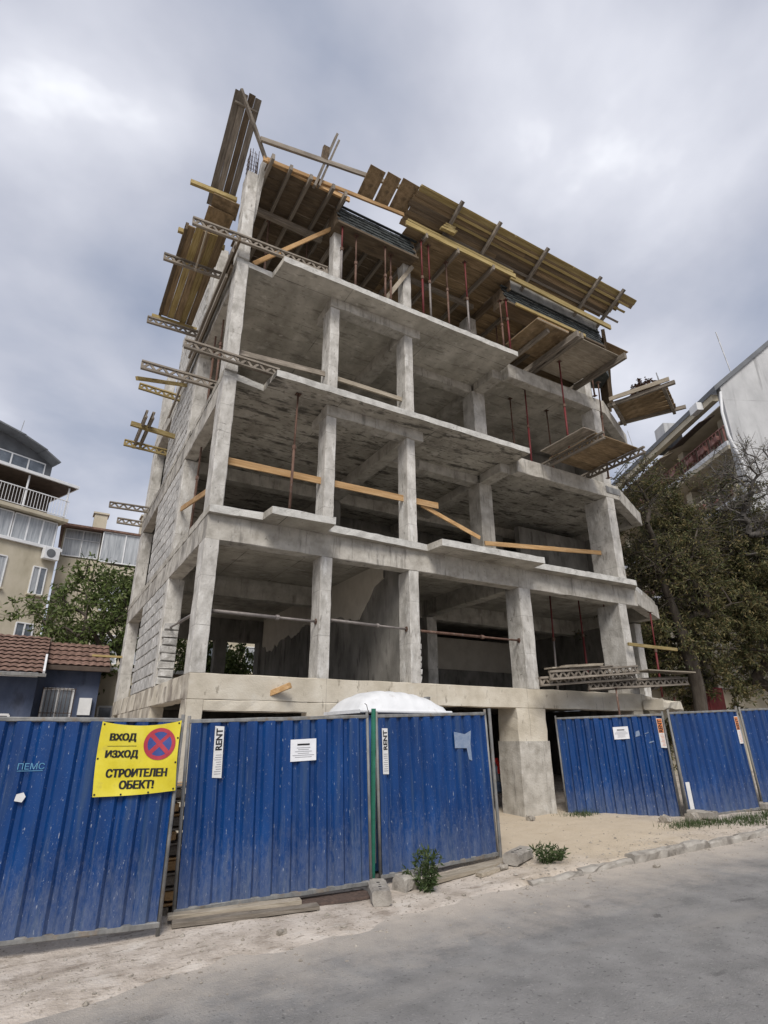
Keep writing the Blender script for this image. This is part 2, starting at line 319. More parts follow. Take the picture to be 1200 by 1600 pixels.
mb.v = [(x, y, road_z(x)+.006*mn.noise(Vector((x*.6, y*.6, 2)))) for y in ry for x in rx]
mb.f = [(j*nr+i, j*nr+i+1, (j+1)*nr+i+1, (j+1)*nr+i) for j in range(len(ry)-1) for i in range(nr-1)]
tag(mb.build('road', ASPH, smooth=True), kind='structure')
KERB = mat('kerb_concrete', [(.22,.2,.175),(.33,.305,.27),(.42,.395,.355)], 4, 8, .95, bump=.6, bscale=40, stains=[((.13,.115,.1), 4, (1,1,1), .56, .1, .6)])
kr = MB()
kerb = None
x = 5.95; i = 0
while x < 26:
    ln = random.uniform(.85, 1.1); x2 = x+ln-.02; dz = random.uniform(-.02, .015) + .02 - (.05 if x < 7.4 else 0); yy = 6.5+random.uniform(-.02, .02)
    m1 = MB().bar((x, yy, road_z(x)+.0+dz), (x2, yy+random.uniform(-.02,.02), road_z(x2)+dz), .15, .17, seg=6, jit=.009, bev=.025)
    if kerb is None:
        kerb = m1.build('kerb', KERB); tag(kerb, kind='structure')
    else: m1.build('kerb_stone', KERB, kerb)
    x = x2+.02
# asphalt patch and oil marks are in the material; loose stones
def rock(mb, c, r):
    b = len(mb.v); pts = [(0,0,1),(0,0,-.6)] + [(cos(a*pi*2/5), sin(a*pi*2/5), .15) for a in range(5)]
    q = [tuple(c[k] + p[k]*r*random.uniform(.55, 1.2)*(1 if k < 2 else .7) for k in range(3)) for p in pts]
    mb.v += q
    for k in range(5):
        a, d = 2+k, 2+(k+1) % 5; mb.f += [(b, b+a, b+d), (b+1, b+d, b+a)]
mb = MB()
for _ in range(5200):
    x = random.uniform(-2, 15); y = 6.3 + random.gauss(0.35, .55) if random.random() < .75 else random.uniform(6.2, 9.8)
    if y < 5.2: continue
    z = max(ground_z(x, y), road_z(x) if y < 6.6 else -9)
    rock(mb, (x, y, z), min(.04, random.expovariate(1/.006)+.003))
STONE = mat('rubble', [(.17,.15,.125),(.29,.26,.22),(.41,.38,.335)], 14, 4, .95, bump=.4)
tag(mb.build('gravel', STONE), 'loose gravel and rubble scattered along the dirt verge', 'gravel', kind='stuff')

# ------------------------------------------------------------------ the unfinished building
X0, YF, YB = 2.14, 10.0, 20.0
LV = [2.90, 5.85, 8.85, 11.82]                       # slab tops
BLD = thing('concrete_building', (X0, YF, 0.2), 'unfinished multi-storey concrete building frame with open floors and timber formwork', 'building')
def box(name, m, x0, y0, z0, x1, y1, z1, parent=BLD, jit=.004, bev=.012):
    """a cast member: chamfered, slightly uneven bar along its longest side"""
    d = (x1-x0, y1-y0, z1-z0); ax = max(range(3), key=lambda i: d[i]); c = ((x0+x1)/2, (y0+y1)/2, (z0+z1)/2)
    p0 = list(c); p1 = list(c); p0[ax] = (x0, y0, z0)[ax]; p1[ax] = (x1, y1, z1)[ax]
    seg = max(1, min(40, int(d[ax]/.22)))
    if ax == 2: w, h, up = d[0], d[1], (0,1,0)
    elif ax == 0: w, h, up = d[1], d[2], (0,0,1)
    else: w, h, up = d[0], d[2], (0,0,1)
    return MB().bar(p0, p1, w, h, up, seg, jit, bev).build(name, m, parent)
col = lambda x0, y0, x1, y1, z0, z1, m=CONC: box('column', m, x0, y0, z0, x1, y1, z1)
beam = lambda x0, y0, z0, x1, y1, z1, m=BEAM: box('beam', m, x0, y0, z0, x1, y1, z1)
CH = [(14.0, 10.0), (16.4, 11.1)]                    # chamfered right corner
tail = [(16.4, 11.12), (16.4, YB), (X0-.01, YB)]
# slabs
S1 = [(X0-.01, 9.88), (2.75, 9.86), (3.12, 9.83), (3.15, 9.43), (4.42, 9.39), (4.45, 9.80), (5.6, 9.84), (6.90, 9.90), (6.94, 9.41), (8.4, 9.38), (9.86, 9.34), (9.90, 9.73), (11.8, 9.70), (13.62, 9.66), (13.95, 9.98)] + tail
S2 = [(X0-.01, 10.03), (3.02, 10.18), (3.07, 9.51), (9.93, 9.50), (9.96, 10.28), (13.95, 10.28), (16.1, 11.25)] + tail[1:]
S3 = [(X0-.01, 10.04), (2.98, 10.10), (3.03, 9.50), (9.86, 9.48), (9.90, 10.28), (13.95, 10.28), (16.1, 11.25)] + tail[1:]
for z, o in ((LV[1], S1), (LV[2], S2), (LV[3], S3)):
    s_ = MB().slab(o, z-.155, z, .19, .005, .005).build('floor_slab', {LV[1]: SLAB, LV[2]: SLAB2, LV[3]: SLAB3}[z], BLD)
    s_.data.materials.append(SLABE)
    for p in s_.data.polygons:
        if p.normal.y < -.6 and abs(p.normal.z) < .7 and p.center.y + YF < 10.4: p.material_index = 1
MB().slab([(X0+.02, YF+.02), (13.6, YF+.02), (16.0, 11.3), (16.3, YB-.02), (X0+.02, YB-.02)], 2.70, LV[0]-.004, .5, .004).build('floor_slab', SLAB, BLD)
# --- podium
pz = lambda x, y: ground_z(x, y)-.25
box('beam', PODC, X0, YF, 2.48, 13.5, YF+.3, LV[0])
box('beam', PODC, X0, YF+.3, 2.50, X0+.3, YB, LV[0]-.002)
box('wall', PODC, X0, YF, pz(2.2,10), 2.42, YF+.42, 2.48)
box('wall', PODC, 4.25, YF+.003, pz(5,10), 6.90, YF+.25, 2.478)
box('wall', PODC, 2.42, YF+.002, 2.30, 4.25, YF+.28, 2.478)
box('wall', PODC, X0+.003, 13.37, pz(2.2,14), X0+.28, 18.6, 2.498)
box('column', PODC, X0, 19.5, pz(2.2,19), X0+.3, YB, 2.498)
pier = box('column', PODC, 9.20, YF-.012, pz(9.6,10), 10.05, YF+.62, 2.478, jit=.008)
box('pier_base', BEAM, 9.17, YF-.04, pz(9.6,10), 10.08, YF+.65, 1.80, pier, .007)
box('column', PODC, 13.12, YF+.002, pz(13,10), 13.48, YF+.5, 2.478)
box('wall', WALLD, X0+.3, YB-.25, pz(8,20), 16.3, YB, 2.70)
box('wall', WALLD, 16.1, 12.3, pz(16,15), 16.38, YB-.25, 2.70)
box('wall', WALLD, 6.6, YF+.25, pz(6.6,14), 6.85, 16.5, 2.70)
for xx in (6.5, 10.3, 13.4): box('column', WALLD, xx, 15.0, pz(xx,15), xx+.35, 15.35, 2.70)
# podium chamfer canopy slab
MB().slab([(13.5, 9.98), (16.3, 11.2), (16.2, 11.6), (13.5, 10.4)], 2.58, 2.88, .2, .012).build('beam', PODC, BLD)
# --- storey 1 (2.90 to 5.85)
z0, z1 = LV[0], 5.23
col(X0, YF, 2.40, YF+.45, z0, z1); col(4.42, YF+.005, 4.66, YF+.42, z0, z1); col(6.48, YF+.005, 6.72, YF+.45, z0, z1)
col(9.60, YF+.004, 9.97, YF+.50, z0, z1); col(13.18, YF+.006, 13.50, YF+.75, z0, z1); col(16.08, 11.75, 16.38, 12.1, z0, z1)
beam(X0, YF, z1, 13.98, YF+.3, 5.71); beam(X0, YF+.3, z1, X0+.3, YB, 5.709)
def chbeam(z0, z1, y=0): MB().bar((14.0-.13, 10.11+y, (z0+z1)/2), (16.4, 11.22+y, (z0+z1)/2), .28, z1-z0, (0,0,1), 10, .004, .012).build('beam', BEAM, BLD)
chbeam(5.29, 5.705)
beam(16.1, 11.3, 5.29, 16.39, YB, 5.705)
beam(9.62, YF+.3, 5.25, 9.95, YB-.3, 5.705); beam(X0+.3, 14.2, 5.2, 16.1, 14.5, 5.703)
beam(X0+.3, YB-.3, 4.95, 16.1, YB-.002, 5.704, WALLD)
col(9.62, 13.95, 9.97, 14.6, z0, 5.2); col(6.4, 19.5, 6.8, 19.98, z0, 4.95, WALLD)
sw = box('wall', WALLD, 6.50, YF+.45, z0, 6.68, 19.5, 5.70)          # shear wall behind the third column
# plaster left near the ceiling of that wall, ragged lower edge
mbp = MB(); prev = None; yy = YF+1.1; pts = []
while yy < 19.4:
    zz = 4.72 + .34*mn.noise(Vector((yy*1.1, 1.7, 0))) + .16*mn.noise(Vector((yy*4.1, 5.2, 0))) + .55*sm(YF+2.8, YF+1.1, yy)
    pts.append((yy, zz)); yy += .12
b = len(mbp.v)
for (y_, z_) in pts: mbp.v += [(6.475, y_, z_), (6.475, y_, 5.698), (6.502, y_, z_)]
for i in range(len(pts)-1):
    o = i*3; mbp.f += [(o, o+1, o+4, o+3), (o, o+3, o+5, o+2)]
mbp.build('plaster', PLAST, sw)
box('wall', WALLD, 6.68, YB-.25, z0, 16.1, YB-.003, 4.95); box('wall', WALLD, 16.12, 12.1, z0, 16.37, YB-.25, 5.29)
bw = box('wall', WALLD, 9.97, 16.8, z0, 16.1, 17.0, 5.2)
box('plaster', PLAST, 10.1, 16.77, 4.1, 16.05, 16.802, 5.19, bw)
# back openings of storey 1 on the left: pier, parapet rail
box('wall', WALLD, 4.95, YB-.28, z0, 5.35, YB-.01, 4.95)
rl = MB();
for zz in (3.35, 3.75): rl.bar((X0+.3, YB-.15, zz), (6.4, YB-.15, zz), .06, .09)
rl.build('rail', WOODD, BLD)
# --- storeys 2 and 3 (slab to slab)
for k in (1, 2):
    z0, zs = LV[k], LV[k+1]-.155; zb = zs-.25
    col(X0, YF+.002, 2.40, YF+.45, z0, zs)
    col(4.42, YF+.012, 4.66, YF+.42, z0, zb); col(6.48, YF+.012, 6.72, YF+.42, z0, zb)
    beam(4.40, YF-.03, zb, 6.93, YF+.3, zs+.01); beam(4.42, YF+.3, zb+.004, 4.70, YF+.85, zs+.008); beam(6.44, YF+.3, zb-.06, 6.76, YB-.3, zs+.006)
    col(9.58, 11.15, 10.02, 11.65, z0, zb, BEAM if k == 1 else CONC)
    beam(9.62, YF+.3, zb-.004, 9.98, 11.15, zs+.008); beam(6.76, 11.25, zb-.002, 9.62, 11.55, zs+.007); beam(9.62, 11.65, zb, 9.97, YB-.3, zs+.005)
    zt = LV[k+1]
    beam(9.96, YF+.02, zt-.44, 13.98, YF+.30, zt+.004); chbeam(zt-.44, zt+.003, .02); beam(16.1, 11.35, zt-.44, 16.39, YB, zt+.002)
    col(13.40, YF+.03, 13.72, YF+(.85 if k == 1 else .5), z0, zt-.44); col(16.06, 13.6, 16.38, 14.0, z0, zt-.44)
    beam(X0, YF+.45, zt-.62, X0+.28, YB, zt-.15); beam(X0+.28, YB-.3, zs-.5, 16.1, YB-.002, zs+.004)
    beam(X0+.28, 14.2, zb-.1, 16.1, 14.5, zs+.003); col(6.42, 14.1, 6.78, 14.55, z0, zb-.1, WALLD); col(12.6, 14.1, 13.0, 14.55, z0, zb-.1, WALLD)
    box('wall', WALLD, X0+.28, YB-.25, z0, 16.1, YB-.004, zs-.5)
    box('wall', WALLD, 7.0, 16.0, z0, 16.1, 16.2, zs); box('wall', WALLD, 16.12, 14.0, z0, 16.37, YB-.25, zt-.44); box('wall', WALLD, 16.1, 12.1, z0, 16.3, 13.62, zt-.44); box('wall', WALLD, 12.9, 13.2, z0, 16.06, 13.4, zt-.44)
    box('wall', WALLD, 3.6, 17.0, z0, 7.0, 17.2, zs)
# dark steel plate cast into the second-storey beam
box('embedded_plate', FRAME, 13.42, YF+.0, 8.55, 14.02, YF+.03, 8.76)
# --- infill block walls of the left face
def blockwall(z0, z1, y0=13.52, y1=16.68, course=.295, ln=.53, wear=0):
    w = MB().box(X0+.035, y0, z0, X0+.27, y1, z1).build('wall', MORT, BLD)
    n = int(round((z1-z0)/course)); ch = (z1-z0)/n
    me = MB().bar((0,0,0), (0, ln-.016, 0), .22, ch-.016, (0,0,1), 3, .004, .016).mesh('block', BLOCK)
    me2 = MB().bar((0,0,0), (0, ln/2-.016, 0), .22, ch-.016, (0,0,1), 2, .004, .016).mesh('block', BLOCK)
    for r in range(n):
        y = y0; first = (r % 2 == 1)
        while y < y1-.1:
            half = first or (y+ln > y1+.02); first = False; l = ln/2 if half else ln
            inst('block', me2 if half else me, w, (X0+.112+random.uniform(-.006, .010), y+.008, z0+ch*(r+.5)), (random.uniform(-.004,.004), 0, random.uniform(-.006,.006)))
            y += l
    return w
for k, (z0, z1) in enumerate(((2.90, 5.23), (5.85, 8.20), (8.85, 11.20))):
    blockwall(z0, z1); 
    box('column', CONC, X0+.0, 13.24, z0, X0+.36, 13.515, z1); box('column', CONC, X0, 19.42, z0, X0+.32, YB-.001, z1)
# toothed block ends low on the first-storey pier
for i in range(8):
    box('block', BLOCK, X0+.02+.03*(i % 2), 13.12, 2.93+i*.165, X0+.33, 13.25, 2.93+i*.165+.14, jit=.007)
for i in range(7):     # toothed plaster/brick edge of the third column
    box('brick', BLOCK, 6.70, YF+.05, 2.95+i*.13, 6.76+.02*(i % 2), YF+.30, 2.95+i*.13+.105, jit=.007)
box('wall', WOODD, 9.985, 9.65, 14.20, 10.03, 16.5, 14.62, jit=.002); box('wall', WALLD, 6.75, 9.93, 14.62, 9.98, 10.05, 15.02); box('wall', WALLD, 9.98, 9.93, 14.32, 14.2, 10.05, 15.02)
# --- attic storey
z0 = LV[3]
col(X0, YF+.004, 2.40, YF+.42, z0, 14.46); col(4.44, YF+.02, 4.66, YF+.3, z0, 14.2); col(6.48, YF+.02, 6.72, YF+.3, z0, 14.2)
col(9.6, 11.2, 9.95, 11.6, z0, 14.2); col(13.3, YF+.1, 13.6, YF+.5, z0, 14.2)
col(X0+.02, 12.6, X0+.3, 13.2, z0, 14.4, CONC); col(X0+.01, 19.4, X0+.3, YB-.01, z0, 14.3)
box('wall', WALLD, 2.5, 16.5, z0, 16.0, 16.75, 14.62); box('wall', WALLD, 15.4, 11.6, z0, 15.6, 16.5, 14.2); box('wall', WALLD, 2.45, 16.4, 13.9, 10.0, 16.5, 14.6)
blockwall(z0, 14.1, 13.3, 16.6)
MB().bar((2.46, 9.85, 14.78), (2.42, 10.35, 13.2), .10, .34, (0,1,0), 6, .005).build('wall', CONC, BLD)     # sloped cheek of the mansard by the corner column
rb = MB()
for (rx_, ry_) in [(2.17+.05*i, YF+.05+.1*j) for i in range(5) for j in range(4) if i in (0, 4) or j in (0, 3)]:
    rb.tube([(rx_, ry_, 14.4), (rx_+random.uniform(-.02,.02), ry_-.02, 15.15+random.uniform(0,.35))], .008, 5)
for i in range(5):
    z = 14.6+.14*i; rb.tube([(2.165,YF+.045,z),(2.375,YF+.045,z),(2.375,YF+.355,z),(2.165,YF+.355,z),(2.165,YF+.045,z)], .005, 4)
rb.build('rebar', REBAR, BLD)
# slate-clad dormer bands
def slate_band(x0, x1, za, zb, y=9.62):
    c = MB(); tilt = .16
    c.v = [(x0, y+.05, zb), (x1, y+.05, zb), (x1, y+.05+tilt, za), (x0, y+.05+tilt, za), (x0, y+.6, zb), (x1, y+.6, zb), (x1, y+.6, za), (x0, y+.6, za)]
    c.f = [(0,1,2,3), (1,5,6,2), (4,0,3,7), (3,2,6,7), (0,4,5,1)]
    w = c.build('dormer_band', WOODD, BLD)
    me = MB().bar((0,0,0), (.148,0,0), .02, .17, (0,0,1), 1, 0, .003).mesh('slate', SLATE)
    n = int((x1-x0)/.16); rows = int((za-zb)/.115)
    for r in range(rows):
        for i in range(n+1):
            t = (r+.5)/rows; xx = x0-.08*(r % 2)+i*.16
            if xx < x0-.02 or xx+.15 > x1+.03: continue
            inst('slate', me, w, (xx, y+.03+tilt*t+random.uniform(-.004,.004), zb+(za-zb)*t), (-.42+random.uniform(-.05,.05), random.uniform(-.05,.05), 0))
    MB().bar((x0-.05, y+tilt+.0, za+.03), (x1+.05, y+tilt+.0, za+.03), .07, .03).build('flashing', SLATE, w)
    MB().bar((x0, y+.04, zb-.04), (x1, y+.04, zb-.04), .08, .07).build('batten', WOODD, w)
slate_band(4.36, 6.72, 14.42, 13.78); slate_band(9.80, 13.95, 14.32, 13.72)
# sloped slate cheek at the far right corner
MB().slab([(13.95, 9.8), (14.6, 10.1), (14.9, 10.7), (14.3, 11.0)], 13.0, 14.5, 0, 0).build('dormer_cheek', SLATE, BLD)
MB().bar((14.2, 9.75, 14.55), (15.4, 10.75, 12.4), .12, .10, (0,0,1), 6, .01).build('rafter', WOODD, BLD)
MB().bar((14.35, 10.0, 14.4), (15.3, 10.9, 12.3), .7, .05, (1,-1,.6), 6, .01).build('rafter_board', WOODD, BLD)

# ------------------------------------------------------------------ formwork, girders, props, planks
def plank(p0, p1, w, h, label, m=WOODG, up=(0,0,1), name='plank', cat='plank', group=None, bow=0.0, parent=None):
    p0 = Vector(p0); p1 = Vector(p1); c = tuple((p0+p1)/2)
    b = MB().bar(p0, p1, w, h, up, max(2, int((p1-p0).length/.4)), .002, .004, bow)
    if parent is not None: return b.build(name, m, parent)
    return tag(b.build(name, m, loc=c), label, cat, group)
def girder(p0, p1, label, m=WOODG, h=.21, w=.07, group='lattice formwork girders'):
    p0 = Vector(p0); p1 = Vector(p1); d = (p1-p0); ln = d.length; d.normalize(); z = Vector((0,0,1)); z = (z-d*z.dot(d)).normalized()
    t = thing('formwork_girder', tuple((p0+p1)/2), label, 'girder', group)
    MB().bar(p0+z*(h/2-.022), p1+z*(h/2-.022), w, .045, z, 4, .002, .005).build('top_chord', m, t)
    MB().bar(p0-z*(h/2-.022), p1-z*(h/2-.022), w, .045, z, 4, .002, .005).build('bottom_chord', m, t)
    wb = MB(); n = max(3, int(round(ln/.26))); s_ = (ln-.06)/n; q = h/2-.03
    for i in range(n):
        a = p0+d*(.03+s_*i); b = a+d*(s_*.5); c = a+d*s_
        wb.bar(a-z*q, b+z*q, .028, .05, d, 1, 0, .003); wb.bar(b+z*q, c-z*q, .028, .05, d, 1, 0, .003)
    wb.bar(p0+d*.02-z*q, p0+d*.02+z*q, .03, .05, d); wb.bar(p1-d*.02-z*q, p1-d*.02+z*q, .03, .05, d)
    wb.build('web', m, t)
    return t
def prop(x, y, z0, z1, label, m=RUST, lean=(0,0), group='steel telescopic props'):
    t = thing('steel_prop', (x, y, z0), label, 'prop', group); f = .55+random.uniform(-.06,.08)
    P = lambda k: (x+lean[0]*k, y+lean[1]*k, z0+(z1-z0)*k)
    MB().tube([P(0.004), P(f)], .028, 8).build('outer_tube', m, t, True); MB().tube([P(f-.05), P(.995)], .021, 8).build('inner_tube', RUST if m is RUST else REDP, t, True)
    c = P(f); MB().tube([(c[0],c[1],c[2]-.07),(c[0],c[1],c[2]+.02)], .042, 8).build('collar', RUST, t)
    a, b = P(0), P(1)
    MB().box(a[0]-.06,a[1]-.06,a[2],a[0]+.06,a[1]+.06,a[2]+.008).build('base_plate', RUST, t); MB().box(b[0]-.06,b[1]-.06,b[2]-.009,b[0]+.06,b[1]+.06,b[2]-.001).build('head_plate', RUST, t)
    return t
def tubebar(p0, p1, r, label, m=RUST):
    t = thing('guard_tube', mid(p0, p1), label, 'tube', 'horizontal guard tubes'); p0 = Vector(p0); p1 = Vector(p1); d = p1-p0
    MB().tube([p0, p0+d*.62], r, 8).build('outer_tube', m, t, True); MB().tube([p0+d*.55, p1], r*.75, 8).build('inner_tube', m, t, True)
    MB().tube([p0+d*.6, p0+d*.63], r*1.5, 8).build('collar', m, t)
    for q, s_ in ((p0, 1), (p1, -1)): MB().tube([q, q+d.normalized()*.012*s_], .06, 6).build('end_plate', RUST, t)
TUBE = mat('grey_tube_steel', [(.17,.15,.14),(.27,.245,.23)], 8, 5, .6, bump=.2, metal=.2)
tubebar((2.405, YF+.15, 3.97), (4.415, YF+.15, 3.96), .033, 'horizontal guard tube between corner column and second column, first open floor', TUBE)
tubebar((4.665, YF+.15, 4.02), (6.475, YF+.15, 3.99), .030, 'horizontal guard tube between second and third columns, first open floor', TUBE)
tubebar((6.725, YF+.15, 3.98), (9.595, YF+.15, 3.99), .030, 'long reddish horizontal guard tube right of the third column, first open floor', RUST)
tubebar((2.30, YF+.455, 4.02), (2.30, 13.235, 4.13), .030, 'guard tube across the left-face opening behind the corner column', TUBE)
# timber guard rails
plank((2.405, 10.2, 6.92), (7.45, 10.2, 6.98), .035, .15, 'long orange timber guard board across the second open floor', WOODN, name='guard_board', cat='board')
plank((7.0, 10.24, 6.93), (8.75, 10.3, 6.43), .035, .10, 'sloping orange timber board right of the third column, second open floor', WOODN, name='guard_board', cat='board')
plank((9.5, 11.0, 6.62), (13.39, 10.5, 6.82), .04, .12, 'orange timber board at the right end of the second open floor', WOODN, name='guard_board', cat='board')
plank((2.405, 10.2, 9.47), (4.41, 10.2, 9.62), .035, .13, 'pale timber board beside the corner column, third open floor', WOODG, name='guard_board', cat='board')
plank((4.665, 10.2, 9.60), (6.475, 10.2, 9.60), .05, .11, 'pale timber rail between two columns, third open floor', PLYP, name='guard_board', cat='board')
plank((2.25, 10.5, 6.4), (2.2, 13.2, 6.9), .035, .12, 'thin orange board in the left-face opening, second open floor', WOODN, name='guard_board', cat='board')
plank((3.55, YF+.05, 2.60), (3.83, YF-.22, 2.74), .07, .09, 'short yellow timber stub poking out of the podium wall', WOODN, name='timber_stub', cat='timber')
# props
prop(3.55, 9.62, 5.85, 8.69, 'tall rusty prop standing alone on the balcony left of the second column', lean=(.15,.3))
prop(2.3, 12.3, 5.85, 8.69, 'rusty prop in the left-face opening, second open floor', lean=(.05,.2))
prop(12.0, 11.4, 2.9, 5.69, 'pale rusty prop left of centre in the right bay, first open floor', TUBE, lean=(.1,0)); prop(13.3, 11.45, 2.9, 5.69, 'dark red prop in the middle of the right bay, first open floor', REDP); prop(14.1, 11.3, 2.9, 5.69, 'prop hard against the right column, first open floor', TUBE, lean=(.1,0))
prop(15.15, 10.55, 2.9, 5.29, 'bright red prop under the chamfered corner beam', REDP, lean=(.1,0))
prop(11.1, 11.2, 8.85, 11.66, 'dark prop behind the bright red one, third open floor'); prop(11.0, 10.5, 8.85, 11.66, 'bright red prop at the left of the right bay, third open floor', REDP, lean=(.1,.05)); prop(12.6, 11.15, 8.85, 11.66, 'dark slim prop in the middle of the right bay, third open floor')
prop(11.45, 9.5, 9.12, 12.1, 'long red prop between the lower and upper right-hand platforms', REDP, lean=(.05,-.02)); prop(13.25, 9.75, 8.86, 12.1, 'rusty prop under the right edge of the upper platform', RUST, lean=(.1,-.1)); prop(13.5, 9.95, 11.83, 13.9, 'rusty prop beside the far right attic column')
for (xx, yy, m_, lb) in ((4.52,9.72,TUBE,'first'), (4.95,9.8,RUST,'second'), (5.75,9.72,RUST,'third'), (6.02,9.9,RUST,'fourth'), (6.82,9.62,REDP,'fifth'), (7.08,9.66,TUBE,'sixth'), (7.85,9.9,RUST,'seventh'), (8.3,9.62,TUBE,'eighth'), (9.6,9.72,RUST,'ninth'), (9.72,9.6,REDP,'tenth')):
    prop(xx, yy, 11.83, 13.72 if xx < 6.5 else 14.38 if xx < 9.5 else 13.66, lb+' steel prop from the left along the attic slab edge', m_)
prop(3.0, 10.9, 11.83, 14.2, 'prop deep in the left attic bay'); prop(4.1, 11.0, 11.83, 14.2, 'prop in the left attic bay near the attic column')
prop(10.6, 11.0, 11.83, 14.3, 'dark prop in the right attic bay behind the stacked plywood')
for i, yy in enumerate((10.9, 11.5, 12.2)): prop(2.3, yy, 8.86, 11.65, ('first','second','third')[i]+' prop behind the corner column in the left-face opening, third open floor')
# attic ceiling formwork decks
def deck(name, label, x0, x1, y0, y1, z, joist_x, mdeck, mj, cat='formwork', front=None, jz=.16, jo=.22, board=.32):
    t = thing(name, ((x0+x1)/2, y0, z), label, cat); y = y0
    while y < y1-.02:
        b = min(board, y1-y); plank((x0+random.uniform(-.03,.03), y+b/2, z+.012+random.uniform(-.003,.003)), (x1+random.uniform(-.03,.03), y+b/2, z+.012), b-.008, .024, None, mdeck, parent=t, name='board'); y += b
    for xx in joist_x: plank((xx, y0-jo-random.uniform(0,.08), z-jz/2-.003), (xx+random.uniform(-.02,.02), y1-.1, z-jz/2-.003), .07, jz, None, mj, parent=t, name='joist')
    if front: plank((x0-.1, y0-.03, z+.03), (x1+.1, y0-.03, z+.05), .05, .16, None, front, parent=t, name='edge_board')
    return t
deck('formwork_deck', 'dark timber formwork ceiling of the left attic bay with projecting joists', 2.45, 4.5, 9.55, 16.6, 14.42, (2.52, 2.98, 3.48, 4.05, 4.4), WOODD, WOODG, front=WOODN)
plank((2.42, 10.75, 14.2), (4.4, 10.75, 14.16), .12, .16, 'grey timber bearer under the left attic formwork', WOODG, name='bearer', cat='beam')
deck('formwork_deck', 'yellow-edged timber formwork ceiling over the middle attic bay', 6.35, 9.98, 9.5, 16.6, 14.55, (6.9, 7.95, 9.2), PLYB, WOODG, front=WOODY, jo=.02)
plank((6.3, 9.46, 14.70), (9.98, 9.46, 14.70), .05, .07, 'upper yellow edge batten of the middle attic formwork', WOODY, name='batten', cat='batten')
plank((6.9, 10.9, 14.32), (9.6, 10.9, 14.32), .1, .14, 'timber bearer under the middle attic formwork', WOODG, name='bearer', cat='beam')
deck('formwork_deck', 'dark timber ceiling behind the slate bands of the attic', 4.4, 6.5, 10.4, 16.6, 14.2, (4.7, 5.15, 5.6, 6.1), WOODD, WOODG)
deck('formwork_deck', 'brown plywood ceiling of the right attic bay', 10.0, 15.6, 9.9, 16.6, 14.25, (10.6, 11.6, 12.6, 13.5), PLYB, WOODG, jo=-.1)
plank((9.9, 9.5, 14.52), (14.25, 9.5, 14.46), .06, .18, 'yellow timber edge beam above the right slate band', WOODY, name='edge_beam', cat='beam')
plank((10.1, 9.58, 13.66), (13.0, 9.58, 13.68), .05, .10, 'yellow batten along the foot of the right slate band', WOODY, name='batten', cat='batten')
# inclined eave platform
ev = thing('eave_platform', (10.5, 9.8, 14.95), 'long yellow-edged inclined timber eave platform high on the right', 'platform')
def ep(x, t, lift=0): return Vector((x, 9.85-.88*t, 14.93+.56*t+lift))
nb = 8
for i in range(nb):
    t0 = (i+.5)/nb; x0 = 6.35+random.uniform(-.08,.08); x1 = 14.1+.9*t0+random.uniform(-.25,.25); lap = random.uniform(9, 11.5)
    if i == 0: x1 = 13.4
    for (a, b) in ((x0, lap), (lap-.001, x1)):
        plank(ep(a, t0, .014*(i % 2)), ep(b, t0, .014*(i % 2)+.003), .146, .024, None, random.choice((PLYB, PLYB, PLYB, WOODD)) if i < nb-1 else WOODY, (0,.54,.84), 'board', parent=ev)
for a, b in ((6.45, 9.7), (9.75, 12.1), (12.15, 15.1)): plank(ep(a, 1.0, .05), ep(b, 1.0, .05), .05, .10, None, WOODY, (0,.54,.84), 'edge_board', parent=ev)
for k in (.25, .6, .8): plank(ep(7.6, k, -.03), ep(14.9, k, -.03), .07, .05, None, WOODY if k > .5 else WOODG, (0,.54,.84), 'stringer', parent=ev)
for xx in (7.55, 8.9, 10.75, 13.05, 14.15): plank(ep(xx, -.12, -.12), ep(xx+.12, 1.22, -.12), .08, .11, None, WOODG, (0,.54,.84), 'joist', parent=ev)
for k in range(5): plank((7.3+.04*k, 9.35+.02*(k % 2), 14.86+.055*k), (7.75+.04*(k % 3), 9.33, 14.86+.055*k), .10, .05, ('lowest','second','third','fourth','topmost')[k]+' yellow timber stub in the small stack under the eave platform', WOODY, name='timber_stub', cat='timber', group='stacked yellow timber stubs under the eave')
# loose boards and rails beside it
for i, (xa, xb) in enumerate(((4.93, 5.37), (5.44, 5.84), (5.90, 6.42))):
    xm = (xa+xb)/2; plank((xm-.02, 9.78, 15.05+.06*i), (xm, 9.02, 15.38+.07*i), xb-xa, .022, ('left','middle','right')[i]+' of three brown plywood sheets leaning on the roof rail', PLYB, (0,.5,.86), 'plywood_sheet', 'plywood')
plank((2.2, 9.35, 14.78), (6.55, 9.35, 15.72), .06, .13, 'long sloping timber rail along the top of the roof formwork', WOODG, name='rail', cat='rail')
plank((2.45, 9.45, 14.36), (6.2, 9.5, 14.86), .05, .11, 'lower sloping timber rail along the left roof edge', WOODN, name='rail', cat='rail')
plank((3.6, 9.42, 14.2), (4.13, 9.4, 16.35), .06, .11, 'left of two upright timbers standing above the left roof edge', WOODG, (0,1,0), 'upright', 'timber'); plank((3.72, 9.44, 14.3), (4.2, 9.42, 16.2), .05, .09, 'right of two upright timbers standing above the left roof edge', WOODG, (0,1,0), 'upright', 'timber')
plank((3.8, 9.38, 15.15), (3.8, 9.25, 15.5), .1, .16, 'small dark timber block nailed to the upright timbers', WOODD, (1,0,0), 'timber_block', 'timber')
gb = thing('gable_formwork', (1.8, 10.1, 15.0), 'tall inclined strip of grey boards sticking up past the corner column', 'formwork')
